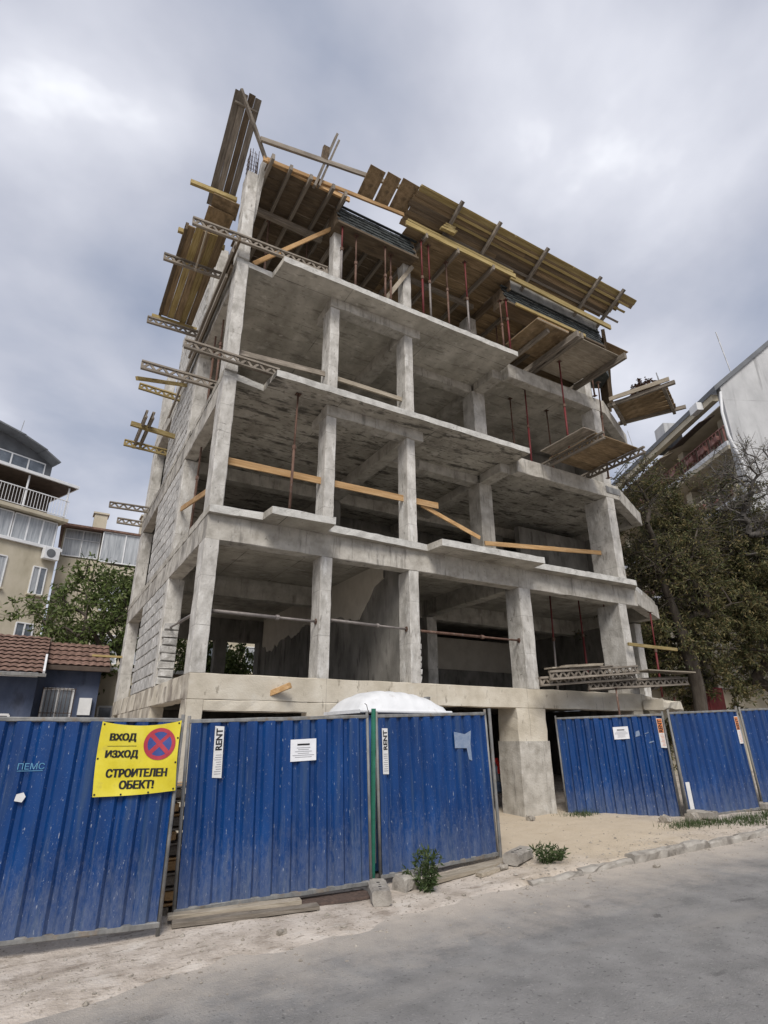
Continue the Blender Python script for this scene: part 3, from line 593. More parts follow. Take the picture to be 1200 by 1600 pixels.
for i, (xx, mm, a, b) in enumerate(((1.56, WOODG, 0, .03), (1.71, WOODG, -.15, .03), (1.865, WOODD, .1, -.02), (2.02, WOODG, .06, -.0))):
    plank((xx, 11.2-a, 14.22+a*.7), (xx-.01, 9.15+b, 15.75-b*.7), .147, .025, None, mm, (0,.6,.8), 'board', parent=gb)
plank((1.6, 10.9, 14.38), (2.08, 10.9, 14.42), .06, .08, None, WOODG, parent=gb, name='batten'); plank((1.52, 9.35, 15.56), (2.05, 9.35, 15.58), .05, .06, None, WOODG, parent=gb, name='batten')
plank((1.60, 9.2, 15.82), (2.43, 9.55, 14.45), .06, .10, 'single grey brace from the inclined boards down to the roof corner', WOODG, (0,1,0), 'brace', 'brace')
plank((1.0, 10.7, 14.12), (2.1, 10.7, 14.18), .08, .12, 'timber beam end sticking out left of the top of the corner column', WOODY, name='bearer', cat='beam')
plank((1.5, 10.45, 13.52), (2.1, 10.4, 13.45), .5, .03, 'small brown plywood sheet left of the corner column', PLYB, name='plywood_sheet', cat='plywood')
plank((1.75, 10.5, 13.42), (1.72, 11.9, 13.05), .6, .03, 'dark plywood sheet sloping along the left face near the attic', PLYB, name='plywood_sheet', cat='plywood')
plank((2.52, 10.1, 11.85), (4.45, 10.1, 14.0), .05, .10, 'bright timber brace crossing the left attic bay', WOODN, (0,0,1), 'brace', 'brace'); plank((5.75, 10.0, 12.0), (6.75, 9.98, 13.75), .05, .11, 'pale timber brace leaning against the third attic column', PLYP, (0,0,1), 'brace', 'brace')
# girders sticking out of the left face
girder((1.08, 9.80, 12.06), (4.2, 9.80, 12.22), 'long lattice girder lying across the attic slab in front of the corner column')
girder((1.28, 9.78, 8.98), (3.2, 9.78, 8.96), 'lattice girder lying across the third-floor slab in front of the corner column')
girder((.78, 11.7, 12.60), (2.6, 11.7, 12.66), 'grey lattice girder below the left plank walkway, nearest the corner'); girder((.78, 13.57, 12.10), (2.6, 13.57, 12.14), 'grey lattice girder below the far end of the left plank walkway')
girder((.68, 11.1, 9.10), (2.6, 11.1, 9.10), 'thick lattice girder out of the left face just above the third-floor beam'); girder((1.0, 15.6, 11.3), (2.5, 15.6, 11.22), 'short lattice girder out of the left face below the thick one', WOODY)
girder((.97, 18.93, 8.80), (2.6, 18.93, 8.84), 'lower left lattice girder pair, the longer upper one', WOODG); girder((1.35, 20.07, 8.70), (2.6, 20.07, 8.70), 'lower left lattice girder pair, the shorter lower one', WOODG)
girder((1.1, 10.9, 12.98), (1.1, 14.05, 12.80), 'dark lattice girder edging the left plank walkway', WOODD)
plank((.95, 11.2, 13.06), (2.05, 11.2, 13.06), .08, .12, 'yellow timber bearer under the near end of the left walkway', WOODY, name='bearer', cat='beam')
plank((.9, 14.05, 12.62), (2.1, 14.05, 12.62), .08, .10, 'dark yellow bearer under the far end of the left walkway', WOODY, name='bearer', cat='beam')
wk = thing('walkway', (1.5, 12.4, 12.85), 'yellowish plank walkway running along the left face below the attic', 'walkway')
for i in range(5): plank((1.2+.17*i, 10.75+random.uniform(-.1,.1), 12.93), (1.2+.17*i, 14.1+random.uniform(-.1,.1), 12.74), .166, .03, None, WOODY if i % 2 else PLYB, parent=wk, name='board')
plank((1.5, 10.4, 12.8), (1.5, 11.5, 12.35), .035, .09, 'pale thin board edge-on beside the left walkway', PLYP, name='plank')
for i, (dx, dz, l) in enumerate(((0,0,0), (-.07,-.12,.5), (.0,-.33,1.0), (-.05,-.45,1.4))):
    plank((2.06+dx, 9.62+l*.5, 11.90+dz), (2.06+dx, 13.4+l, 11.78+dz-.1), .05, .11, ('topmost','second','third','lowest')[i]+' of the long timbers running along the left face behind the corner column', WOODG if i % 2 else WOODD, name='long_timber', cat='timber')
plank((2.02, 13.6, 11.3), (2.02, 16.4, 11.0), .05, .12, 'grey timber along the left face over the block wall', WOODG, name='long_timber', cat='timber')
plank((.72, 12.4, 9.55), (2.0, 13.8, 10.6), .06, .09, 'thin yellow timber sticking out diagonally over the thick girder', WOODY, name='plank')
cs = [((1.0, 15.6, 10.02), (2.3, 15.6, 9.98), WOODY), ((1.0, 17.4, 10.0), (2.3, 17.4, 9.98), WOODG)]
plank((.95, 15.4, 9.95), (2.2, 15.4, 9.85), .08, .14, 'bright yellow timber beam in the crossed stack off the left face', WOODY, name='bearer', cat='beam')
girder((.95, 16.8, 10.02), (2.2, 16.8, 9.98), 'lowest lattice girder of the crossed stack off the left face', WOODY)
girder((1.25, 14.7, 9.98), (1.25, 17.2, 10.18), 'left lattice girder standing across the crossed stack', WOODG); girder((1.42, 14.7, 9.98), (1.42, 17.2, 10.18), 'right lattice girder standing across the crossed stack', WOODG)
plank((1.3, 19.6, 4.2), (2.2, 19.6, 4.2), .08, .06, 'small yellow timber end sticking out low at the back of the left face', WOODY, name='plank')
# platforms on the right side
def platform(label, z, x0, x1, y0, y1, bxs, mdeck, lattice=False, n=5):
    t = thing('work_platform', ((x0+x1)/2, y1, z), label, 'platform', 'cantilevered work platforms')
    w = (y1-y0)/n
    for i in range(n): plank((x0-random.uniform(0,.05), y0+w*(i+.5), z+.02), (x1+random.uniform(0,.05), y0+w*(i+.5), z+.02), w-.006, .025, None, mdeck, parent=t, name='board')
    for bx in bxs:
        if lattice:
            a, b = Vector((bx, y0-.18, z-.11)), Vector((bx, y1+.5, z-.11)); d = Vector((0,1,0))
            plank(a+Vector((0,0,.08)), b+Vector((0,0,.08)), .07, .05, None, WOODG, parent=t, name='top_chord'); plank(a-Vector((0,0,.08)), b-Vector((0,0,.08)), .07, .05, None, WOODG, parent=t, name='bottom_chord')
            wb = MB(); k = 9; s_ = (b-a).length/k
            for i in range(k):
                p = a+d*(s_*i); wb.bar(p+Vector((0,0,-.08)), p+d*s_*.5+Vector((0,0,.08)), .03, .05, d); wb.bar(p+d*s_*.5+Vector((0,0,.08)), p+d*s_+Vector((0,0,-.08)), .03, .05, d)
            wb.build('web', WOODG, t)
        else: plank((bx, y0-.2, z-.10), (bx, y1+.4, z-.10), .09, .19, None, WOODG, parent=t, name='bearer')
    return t
platform('upper right work platform of pale plywood above the third open floor', 12.24, 11.15, 12.95, 8.55, 10.2, (11.05, 11.22, 13.0), PLYP)
for k in range(3): plank((9.82+.03*k, 9.25, 12.32+.035*k), (11.0+.02*k, 9.25, 12.32+.035*k), 1.25, .03, ('lowest','middle','topmost')[k]+' plywood sheet of the stack left of the upper right platform', (PLYB, PLYP, WOODN)[k], name='plywood_sheet', cat='plywood')
plank((10.35, 8.75, 12.24), (10.3, 10.4, 12.18), .10, .12, 'timber bearer under the stacked plywood sheets', WOODG, name='bearer', cat='beam')
platform('lower right work platform of brown plywood with lattice girders', 9.06, 11.2, 12.75, 8.35, 10.0, (11.2, 12.78), PLYB, True)
plank((10.7, 9.1, 9.12), (11.14, 9.1, 9.12), 1.5, .03, 'loose grey board beside the lower right platform', WOODG, name='plank')
rp = thing('work_platform', (15.2, 10.0, 12.0), 'far right platform sticking out over the street, loaded with a dark heap', 'platform', 'cantilevered work platforms')
A_, B_, C_, D_ = Vector((14.5,10.15,12.0)), Vector((15.1,8.55,12.0)), Vector((15.75,10.75,12.0)), Vector((16.65,9.25,12.0))
for i in range(5):
    t0 = (i+.5)/5; plank(A_.lerp(C_, t0), B_.lerp(D_, t0), .30, .03, None, PLYB, parent=rp, name='board')
for t0 in (.06, .94): plank(A_.lerp(B_, t0)+(C_-A_).normalized()*-.05-Vector((0,0,.08)), C_.lerp(D_, t0)+(C_-A_).normalized()*.15-Vector((0,0,.08)), .09, .13, None, WOODG, parent=rp, name='bearer')
plank(A_+Vector((-.1,-.05,.08)), B_+Vector((-.05,-.15,.08)), .04, .14, None, PLYP, parent=rp, name='side_board')
plank(A_+Vector((0,.1,-.06)), B_+Vector((.05,-.25,-.06)), .09, .12, None, WOODG, parent=rp, name='bearer'); plank(C_+Vector((0,.1,-.06)), D_+Vector((.1,-.25,-.06)), .09, .12, None, WOODG, parent=rp, name='bearer')
hp = MB()
for _ in range(330):
    t0, t1 = random.random(), random.random(); c = A_.lerp(C_, .05+.4*t0).lerp(B_.lerp(D_, .05+.4*t0), .35+.5*t1)
    rock(hp, (c.x, c.y, 12.06+random.random()*.55*sin(pi*(.15+.7*t1))), random.uniform(.035,.08))
tag(hp.build('formwork_clamp_heap', RUST), 'dark heap of steel clamps piled on the far right platform', 'heap', kind='stuff')
for i, (xx, yy) in enumerate(((15.5, 8.95), (15.8, 9.1))): tag(MB().tube([(xx,yy,12.02),(xx-.12,yy,12.75+.05*i)], .016, 6).build('steel_rod', STEEL), ('taller left','shorter right')[i]+' of two thin rods standing on the far right platform', 'rod')
# low bundle of girders over the podium on the right
for i, (dy, dz) in enumerate(((0,0), (.12,.02), (-.1,.22))):
    girder((9.45+.1*i, 9.45+dy, 3.0+dz*.6), (12.65, 9.45+dy, 3.28+dz*.6), ('front','rear','topmost')[i]+' girder of the left pile lying on the podium edge', WOODG, .2)
for i, (dy, dz) in enumerate(((0,0), (.14,.03), (.28,.0))):
    girder((11.0+.2*i, 9.5+dy, 2.98+dz), (14.8-.1*i, 9.5+dy, 3.24+dz), ('front','middle','rear')[i]+' girder of the right pile lying on the podium edge', WOODG, .2)
for i in range(9):
    a = random.uniform(9.8, 11.6); e2 = a+random.uniform(.8,1.6); zt_ = lambda x: 3.262+(x-9.65)*.088+.031*(i % 3); y_ = 9.35+.1*(i // 3)+random.uniform(-.05,.05)
    plank((a, y_, zt_(a)), (e2, y_+random.uniform(-.1,.1), zt_(e2)), .14, .028, ('first','second','third','fourth','fifth','sixth','seventh','eighth','ninth')[i]+' loose board from the bottom on the girder piles over the podium', PLYP if i % 3 else WOODG, name='plank', group='loose boards on the girder piles')
plank((13.0, 9.55, 3.42), (14.85, 9.5, 3.44), .5, .03, 'pale plank on the right girder pile', PLYP, name='plank'); plank((13.1, 9.85, 4.12), (14.9, 9.7, 4.08), .05, .08, 'thin yellow rail beside the right column above the girder pile', WOODY, name='rail', cat='rail')
prop(11.75, 9.35, .35, 2.95, 'rusty prop holding up the girder pile at the podium', RUST)
prop(14.55, 9.8, .45, 2.85, 'green prop under the right girder pile', GREEN)
tag(MB().bar((13.5, 9.7, 2.62), (14.6, 9.9, 2.62), .5, .22, (0,0,1), 5, .02, .03).build('concrete_block', PODC, loc=(14, 9.8, 2.6)), 'pale concrete lump under the right girder pile', 'block')

# ------------------------------------------------------------------ lettering
def text_mesh(body, x0, z0, x1, z1, y, m, rot90=False, bold=.012, name='lettering', warp=None, fat=0):
    cu = bpy.data.curves.new('txt', 'FONT'); cu.body = body; cu.size = 1; cu.offset = bold; cu.resolution_u = 3; cu.fill_mode = 'FRONT'
    o = bpy.data.objects.new('txt', cu); COL.objects.link(o); bpy.context.view_layer.update()
    me = bpy.data.meshes.new_from_object(o.evaluated_get(bpy.context.evaluated_depsgraph_get())); bpy.data.objects.remove(o)
    co = [v.co.copy() for v in me.vertices]
    ax, bx = min(c.x for c in co), max(c.x for c in co); ay, by = min(c.y for c in co), max(c.y for c in co)
    for v, c in zip(me.vertices, co):
        u, w = (c.x-ax)/(bx-ax), (c.y-ay)/(by-ay)
        if rot90: u, w = 1-w, u
        X = x0+(x1-x0)*u; Z = z0+(z1-z0)*w; v.co = (X, y + (warp(X, Z) if warp else 0), Z)
    if fat:      # heavier strokes: three overlapping copies a hair apart
        V = [v.co.copy() for v in me.vertices]; F_ = [tuple(p.vertices) for p in me.polygons]; n = len(V); m2 = bpy.data.meshes.new(name)
        m2.from_pydata([(c.x+fat*(k-1), c.y-.0006*k, c.z) for k in range(3) for c in V], [], [tuple(i+n*k for i in f) for k in range(3) for f in F_]); me = m2
    me.name = name; me.materials.clear(); me.materials.append(m); return me
def put(name, me, parent): o = bpy.data.objects.new(name, me); COL.objects.link(o); o.parent = parent; ORG[o.name] = (0,0,0); return o

# ------------------------------------------------------------------ hoarding fence
def fence_panel(a, b, label, ribs=10, H=2.0, legs=(0,0), hook=False):
    a = Vector(a); b = Vector(b); d = b-a; W = d.length
    t = thing('site_fence', tuple(a), label, 'fence panel', 'blue site fence panels', True, (0, -math.asin(d.z/W), atan2(d.y, d.x)))
    p = (W-.05)/ribs; D = .04; prof = []
    for i in range(ribs):
        x = .025+p*i; prof += [(x, 0), (x+p*.52, 0), (x+p*.66, D), (x+p*.86, D)]
    prof.append((W-.025, 0)); sh = MB(); k = len(prof); nz_ = 6; wob = random.uniform(0, 9)
    for s_ in (0, .004):
        for j in range(nz_+1):
            z = .03+(H-.06)*j/nz_
            for (x, y) in prof: sh.v.append((x, y-.018+s_+.006*mn.noise(Vector((x*1.5, z*1.5, wob))), z))
    q = (nz_+1)*k
    for s_ in (0, 1):
        for j in range(nz_):
            for i in range(k-1):
                f = (s_*q+j*k+i, s_*q+j*k+i+1, s_*q+(j+1)*k+i+1, s_*q+(j+1)*k+i); sh.f.append(f if s_ == 0 else f[::-1])
    sheet = sh.build('corrugated_sheet', BLUE, t)
    MB().bar((-.005, 0, H-.02), (W+.005, 0, H-.02), .045, .045, seg=8, jit=.002, bev=.008).build('top_rail', FRAME, t)
    MB().bar((-.005, 0, .02), (W+.005, 0, .02), .045, .055, seg=8, jit=.002, bev=.008).build('bottom_rail', FRAME, t)
    for x, lg in ((.0, legs[0]), (W, legs[1])): MB().tube([(x, 0, -.06-lg), (x, 0, H+.045)], .021, 10).build('frame_post', FRAME, t, True)
    if hook: MB().tube([(W+.02+.03*cos(s_*pi/6)-.03, -.02, H+.02+(.13 if 2 < s_ < 10 else .06)*abs(sin(s_*pi/12))**.5) for s_ in range(13)], .005, 5).build('wire_tie', REBAR, t)
    return t, sheet, W
PA, SA, WA = fence_panel((-.80, 7.475, .10), (1.53, 7.2, .10), 'leftmost blue corrugated fence panel carrying the yellow banner', legs=(.05,.07))
fence_panel((-3.2, 7.7, .02), (-.86, 7.5, .08), 'blue corrugated fence panel left of the banner panel, at the picture edge')
PB, SB_, WB = fence_panel((1.76, 7.6, .10), (4.07, 7.31, .18), 'widest blue corrugated panel right of the banner, scratched, with a paper notice', legs=(.06,.05), hook=True)
PC, SC, WC = fence_panel((4.3, 7.47, .19), (6.35, 7.57, .26), 'blue corrugated panel between the green post and the yard entrance', legs=(.05,.08))
PD, SD, WD = fence_panel((10.38, 9.96, .29), (11.7, 8.17, .34), 'blue corrugated panel turned inward right of the yard entrance', ribs=11, legs=(.0,.05))
PE, SE, WE = fence_panel((11.67, 8.0, .36), (13.7, 7.72, .44), 'blue corrugated panel right of the inward-turned one, with orange sticker', ribs=10, legs=(.05,.05))
PF, SF, WF = fence_panel((13.98, 7.8, .46), (16.2, 7.5, .54), 'rightmost blue corrugated panel at the picture edge')
def flat(name, x0, z0, x1, z1, y, m, parent, skew=0.0, cut=None):
    b = MB(); o = [(x0,z0),(x1,z0+skew),(x1,z1+skew),(x0,z1)] if cut is None else cut
    n = len(o); b.v = [(x, y, z) for (x, z) in o] + [(x, y+.0015, z) for (x, z) in o]; b.f = [tuple(range(n)), tuple(range(2*n-1, n-1, -1))] + [(i, i+n, (i+1) % n+n, (i+1) % n) for i in range(n)]
    return b.build(name, m, parent)
Y1 = -.0275
def rent(sheet, x0, z0, x1, z1, orange=False):
    s_ = flat('sticker', x0, z0, x1, z1, Y1, STICK, sheet, random.uniform(-.01,.01))
    h = z1-z0; w = x1-x0
    if orange: flat('sticker_band', x0+.006, z0+h*.5, x1-.006, z1-.01, Y1-.002, ORAN, s_)
    put('lettering', text_mesh('RENT', x0+w*.16, z0+h*.52, x1-w*.14, z1-h*.05, Y1-.004, BLACK, True, .03), s_)
    for i in range(9):
        zz = z0+h*(.06+.045*i); flat('print_line', x0+w*random.uniform(.15,.45), zz, x1-w*.12, zz+h*.012, Y1-.002, ORAN if orange else GREYI, s_)
rent(SB_, .31, 1.34, .42, 1.92); rent(SC, .07, 1.23, .165, 1.82); rent(SD, 2.085, 1.33, 2.195, 1.91, True); rent(SE, 1.90, 1.30, 2.01, 1.86, True)
flat('sticker', .06, .10, .17, .66, Y1, STICK, SE)
def notice(sheet, x0, z0, x1, z1, sk=0.0):
    s_ = flat('paper_notice', x0, z0, x1, z1, Y1-.003, PAPER, sheet, sk); w, h = x1-x0, z1-z0
    flat('print_line', x0+w*.26, z1-h*.28, x1-w*.26, z1-h*.20, Y1-.0055, BLACK, s_)
    for i in range(6):
        a = random.uniform(.08,.3); zz = z1-h*(.40+.085*i); flat('print_line', x0+w*a, zz, x1-w*a, zz+h*.022, Y1-.0055, GREYI, s_)
notice(SB_, 1.26, 1.465, 1.60, 1.725, .004); notice(SD, 1.19, 1.51, 1.50, 1.76, .01)
CLEAR = mat('tape_film', [(.16,.22,.33),(.26,.31,.40)], 14, 4, .25, bump=.2, bscale=20)
flat('torn_film', 0,0,0,0, Y1, CLEAR, SC, cut=[(1.37,1.50),(1.60,1.49),(1.63,1.33),(1.69,1.31),(1.68,1.55),(1.71,1.74),(1.58,1.69),(1.37,1.73)])
for (x0, z0, x1, z1) in ((1.62,1.55,1.72,1.68), (1.80,1.60,1.90,1.64), (1.86,1.42,1.97,1.47)): flat('torn_film', 0,0,0,0, Y1, CLEAR, SD, cut=[(x0,z0),(x1,z0+.03),(x1-.01,z1),(x0+.02,z1-.02)])
put('stencil', text_mesh('ПЕМС', .80, 1.50, 1.04, 1.56, Y1, LBLUE, False, .0), SA); flat('stencil_line', .80, 1.485, 1.03, 1.49, Y1, LBLUE, SA)
flat('torn_sticker', 0,0,0,0, Y1, STICK, SA, cut=[(.83,1.215),(.90,1.20),(.925,1.25),(.90,1.29),(.84,1.275)])
# green post between the two middle panels
tag(MB().tube([(4.2, 7.5, .05), (4.19, 7.47, 2.27)], .033, 10).build('green_post', GREEN, loc=(4.2, 7.5, .05)), 'green painted steel post between the two middle fence panels', 'post')
tag(MB().tube([(6.46, 7.62, .1), (6.42, 7.62, 2.32)], .026, 10).build('grey_post', FRAME, loc=(6.46, 7.62, .1)), 'grey steel post at the right end of the panel by the yard entrance', 'post')
for i, (xx, yy) in enumerate(((11.78, 8.12), (13.82, 7.82))): tag(MB().tube([(xx, yy, .3), (xx-.02, yy, 2.42+.1*i)], .024, 8).build('grey_post', FRAME, loc=(xx, yy, .3)), ('grey steel post between the inward-turned panel and its neighbour','grey steel post left of the rightmost fence panel')[i], 'post')
# banner
def warp(x, z): return -.014*sin((x-1.5)*9)*cos(z*3.3) - .012*sin(x*5+z*6) + .010*mn.noise(Vector((x*4, z*4, 0)))
def bedge(u, w):      # u across, w up
    top = 1.965 - .05*sin(pi*u)**.8 + .015*u; bot = 1.225 + .035*u - .012*sin(pi*u)
    return 1.535-.02*w + .815*u - .015*sin(pi*w), bot + (top-bot)*w
bn = thing('banner', tuple(PA.matrix_basis.translation), 'yellow vinyl banner with black lettering and a no-stopping sign tied to the fence', 'banner', None, True, tuple(PA.rotation_euler))
sh = MB(); nu, nv = 26, 22
for s_ in (0, .002):
    for j in range(nv+1):
        for i in range(nu+1):
            x, z = bedge(i/nu, j/nv); sh.v.append((x, -.062+warp(x, z)+s_, z))
q = (nu+1)*(nv+1)
for s_ in (0, 1):
    for j in range(nv):
        for i in range(nu):
            o = s_*q+j*(nu+1)+i; f = (o, o+1, o+nu+2, o+nu+1); sh.f.append(f if not s_ else f[::-1])
sh.build('vinyl_sheet', PVC, bn, True)
YB_ = -.0655
for body, x0, z0, x1, z1 in (('ВXОД', 1.615, 1.755, 1.875, 1.845), ('ИЗXОД', 1.595, 1.585, 1.915, 1.675), ('СТРОИТЕЛЕН', 1.63, 1.405, 2.235, 1.490), ('ОБЕКТ!', 1.775, 1.290, 2.115, 1.375)):
    put('lettering', text_mesh(body, x0, z0, x1, z1, YB_, BLACK, False, .02, warp=warp, fat=.0045), bn)
def strip(x0, z0, x1, z1, y, m, name, n=12, wd=.004):
    b = MB()
    for i in range(n+1):
        t = i/n; x = x0+(x1-x0)*t; z = z0+(z1-z0)*t; dx, dz = x1-x0, z1-z0; l = sqrt(dx*dx+dz*dz); ox, oz = -dz/l*wd/2, dx/l*wd/2
        for k in (-1, 1): b.v.append((x+ox*k, y+warp(x, z), z+oz*k))
    b.f = [(2*i, 2*i+2, 2*i+3, 2*i+1) for i in range(n)]; return b.build(name, m, bn)
strip(1.60, 1.715, 1.89, 1.715, YB_, BLACK, 'rule_line')
def disc(cx, cz, r0, r1, y, m, name):
    b = MB(); n = 40
    for i in range(n):
        t = 2*pi*i/n
        for r in (r0, (r0+r1)/2, r1): x, z = cx+r*cos(t)*1.0, cz+r*sin(t); b.v.append((x, y+warp(x, z), z))
    for i in range(n):
        j = (i+1) % n
        for k in (0, 1): b.f.append((3*i+k, 3*i+k+1, 3*j+k+1, 3*j+k))
    return b.build(name, m, bn)
disc(2.125, 1.735, .0, .145, YB_, SIGNB, 'sign_disc'); disc(2.125, 1.735, .125, .165, YB_-.002, SIGNR, 'sign_ring')
strip(2.025, 1.635, 2.225, 1.835, YB_-.002, SIGNR, 'sign_bar', wd=.045); strip(2.025, 1.835, 2.225, 1.635, YB_-.0035, SIGNR, 'sign_bar', wd=.045)
for (u, w) in [(0.02,.03),(.33,.02),(.66,.02),(.97,.03),(.02,.5),(.98,.4),(.98,.75),(.03,.97),(.97,.97)]:
    x, z = bedge(u, w); MB().lathe([(.004,-.002),(.011,0),(.011,.003),(.004,.004)], (0,0,0), 8)
    b = MB(); b.tube([(x, -.067+warp(x, z), z), (x, -.062+warp(x, z), z)], .010, 8); b.build('eyelet', BLACK, bn)
# concrete fence feet
def foot(x, y, yaw, label, ln=.62):
    z = ground_z(x, y); t = thing('ballast_block', (x, y, z), label, 'concrete foot', 'concrete feet of the site fence', True, (0, 0, yaw))
    MB().bar((-ln/2, 0, .075), (ln/2, 0, .075), .23, .15, (0,0,1), 6, .004, .028).build('foot_block', KERB, t)
    for i in range(4): b = MB(); b.tube([(-ln*.36+.11*i, 0, .145), (-ln*.36+.11*i, 0, .1525)], .022, 10); b.build('post_hole', BLACK, t)
foot(4.02, 7.02, radians(66), 'concrete fence foot with post holes nearest the road, below the green post'); foot(6.45, 7.22, radians(28), 'concrete fence foot at the corner of the yard entrance')
foot(11.75, 7.75, radians(100), 'concrete fence foot below the joint of the two right-hand panels', .5); foot(13.9, 7.55, radians(95), 'concrete fence foot left of the rightmost panel', .5)
tag(MB().bar((4.36, 7.12, ground_z(4.4,7.1)+.07), (4.62, 7.2, ground_z(4.5,7.1)+.08), .2, .17, (0,0,1), 4, .012, .03).build('broken_concrete_block', KERB), 'broken concrete lump beside the fence foot under the green post', 'concrete block')
# planks and pallets on the ground
for i, (a, b, w, m_, lb) in enumerate((((1.7, 7.38), (3.25, 7.08), .16, WOODG, 'long grey-brown plank lying under the widest panel, in front'), ((1.68, 7.52), (3.1, 7.24), .14, PLYP, 'pale brown plank lying just behind the front plank'), ((4.9, 7.22), (6.3, 7.32), .2, PLYP, 'pale plank lying below the panel by the entrance'), ((5.55, 7.02), (5.9, 7.06), .12, PLYP, 'short pale board stub beside the entrance fence foot'))):
    h = .03+.035*(i == 1); za, zb = ground_z(*a)+h, ground_z(*b)+h; plank((a[0], a[1], za), (b[0], b[1], zb), w, .045, lb, m_)
gr_ = thing('steel_grating', (3.5, 7.35, .06), 'dark steel grating lying on the dirt beside the planks', 'grating')
for i in range(12): MB().bar((3.05, 7.22+.03*i, .075), (4.0, 7.05+.03*i, .11), .008, .03).build('bar', REBAR, gr_)
for k in range(9):
    z = .02+.15*k; x0 = 1.15+random.uniform(-.04,.04); t = thing('wooden_pallet', (1.7, 8.2, z), ('lowest','second','third','fourth','fifth','sixth','seventh','eighth','topmost')[k]+' wooden pallet of the stack behind the gap beside the banner', 'pallet', 'stacked pallets behind the fence')
    for i in range(5): MB().bar((x0, 7.85+.17*i, z+.125), (x0+1.1, 7.85+.17*i, z+.125), .12, .022, jit=.002).build('board', WOODG if (i+k) % 3 else WOODN, t)
    for i in range(3): MB().bar((x0+.06+.49*i, 7.8, z+.06), (x0+.06+.49*i, 8.6, z+.06), .10, .09, jit=.002).build('bearer', WOODN if k % 2 else WOODG, t)
# portable toilet behind the fence
tx, ty = 5.05, 8.55; tz = ground_z(tx, ty)
pt = thing('portable_toilet', (tx, ty, tz), 'portable toilet behind the fence with a white domed roof', 'portable toilet')
MB().bar((tx, ty, tz), (tx, ty, 2.2), 1.45, 1.1, (0,1,0), 4, .0, .05).build('cabin', mat('toilet_blue', [(.04,.10,.25),(.06,.14,.32)], 4, 4, .5), pt)
MB().bar((tx-.55, ty-.56, tz+.1), (tx-.55, ty-.56, 2.1), .05, .03, (0,1,0)).build('door_jamb', WHITE, pt)
rf = MB(); nu, nv = 28, 14
for j in range(nv+1):
    for i in range(nu+1):
        u, v = i/nu*2-1, j/nv*2-1; hx = max(0, 1-abs(u)**2.6)*max(0, 1-abs(v)**3.0)
        rib = .012*(1 if (int((u+1)*8) % 2) else 0)*(hx > .05)
        rf.v.append((tx+u*.80, ty+v*.62, 2.28+.30*hx**.6*(1-.10*u)+rib))
rf.f = [(j*(nu+1)+i, j*(nu+1)+i+1, (j+1)*(nu+1)+i+1, (j+1)*(nu+1)+i) for j in range(nv) for i in range(nu)]
rf.build('roof_dome', WHITE, pt, True)
MB().bar((tx-.84, ty, 2.255), (tx+.84, ty, 2.255), 1.30, .05, (0,0,1), 2, 0, .02).build('roof_flange', WHITE, pt)
MB().tube([(tx+.66, ty-.2, 2.2), (tx+.66, ty-.2, 2.52)], .055, 12).build('vent_pipe', FRAME, pt)

# ------------------------------------------------------------------ car in the garage bay
CARP = mat('car_paint', [(.03,.045,.075),(.04,.06,.10)], 3, 3, .25, bump=0, spec=.6); GLASS = mat('dark_glass', [(.015,.018,.02),(.03,.034,.038)], 2, 3, .08, bump=0, spec=.6)
RUBB = mat('tyre_rubber', [(.012,.012,.012),(.025,.025,.024)], 12, 4, .9); LAMP = mat('tail_lamp_red', [(.35,.012,.012),(.5,.03,.02)], 6, 3, .2, bump=0, spec=.6)
cx, cy = 8.82, 11.05; cz = ground_z(cx, cy+2)
car = thing('parked_car', (cx, cy+2, cz), 'dark hatchback parked in the garage bay, only its tail visible', 'car')
st = [(0,.62,.45,.74,.86,.60),(.10,.78,.30,.86,1.00,.62),(.30,.82,.24,.90,1.30,.58),(.65,.84,.22,.92,1.46,.60),(1.5,.85,.2,.93,1.50,.62),(2.3,.85,.2,.93,1.42,.60),(2.95,.84,.2,.92,1.02,.66),(3.6,.80,.22,.84,.90,.64),(3.85,.66,.35,.66,.74,.55)]
b = MB()
for (y, w, zl, zb, zr, wr) in st:
    for (x, z) in ((-w*.95, zl), (-w, (zl+zb)/2), (-w*.98, zb), (-wr, zr), (wr, zr), (w*.98, zb), (w, (zl+zb)/2), (w*.95, zl)): b.v.append((cx+x, cy+y, cz+z))
for i in range(len(st)-1):
    for k in range(8): b.f.append((i*8+k, i*8+(k+1) % 8, i*8+8+(k+1) % 8, i*8+8+k))
b.f += [tuple(range(7, -1, -1)), tuple((len(st)-1)*8+k for k in range(8))]
b.build('body', CARP, car, True)
def quad(name, pts, m, par): q = MB(); q.v = pts; q.f = [tuple(range(len(pts)))]; return q.build(name, m, par)
quad('rear_window', [(cx-.58,cy+.075,cz+.98),(cx+.58,cy+.075,cz+.98),(cx+.52,cy+.26,cz+1.29),(cx-.52,cy+.26,cz+1.29)], GLASS, car)
for s_ in (-1, 1):
    MB().bar((cx+s_*.70, cy+.05, cz+.70), (cx+s_*.68, cy+.13, cz+1.02), .15, .10, (0,1,0), 2, 0, .03).build('tail_light', LAMP, car)
    for yy in (.72, 3.05):
        w = MB().tube([(cx+s_*.70, cy+yy, cz+.30), (cx+s_*.865, cy+yy, cz+.30)], .30, 20).build('wheel', RUBB, car); MB().tube([(cx+s_*.80, cy+yy, cz+.30), (cx+s_*.872, cy+yy, cz+.30)], .19, 14).build('rim', STEEL, w)
    quad('side_window', [(cx+s_*.80, cy+.6, cz+.97),(cx+s_*.80, cy+2.5, cz+.97),(cx+s_*.645, cy+2.1, cz+1.40),(cx+s_*.645, cy+.7, cz+1.41)], GLASS, car)
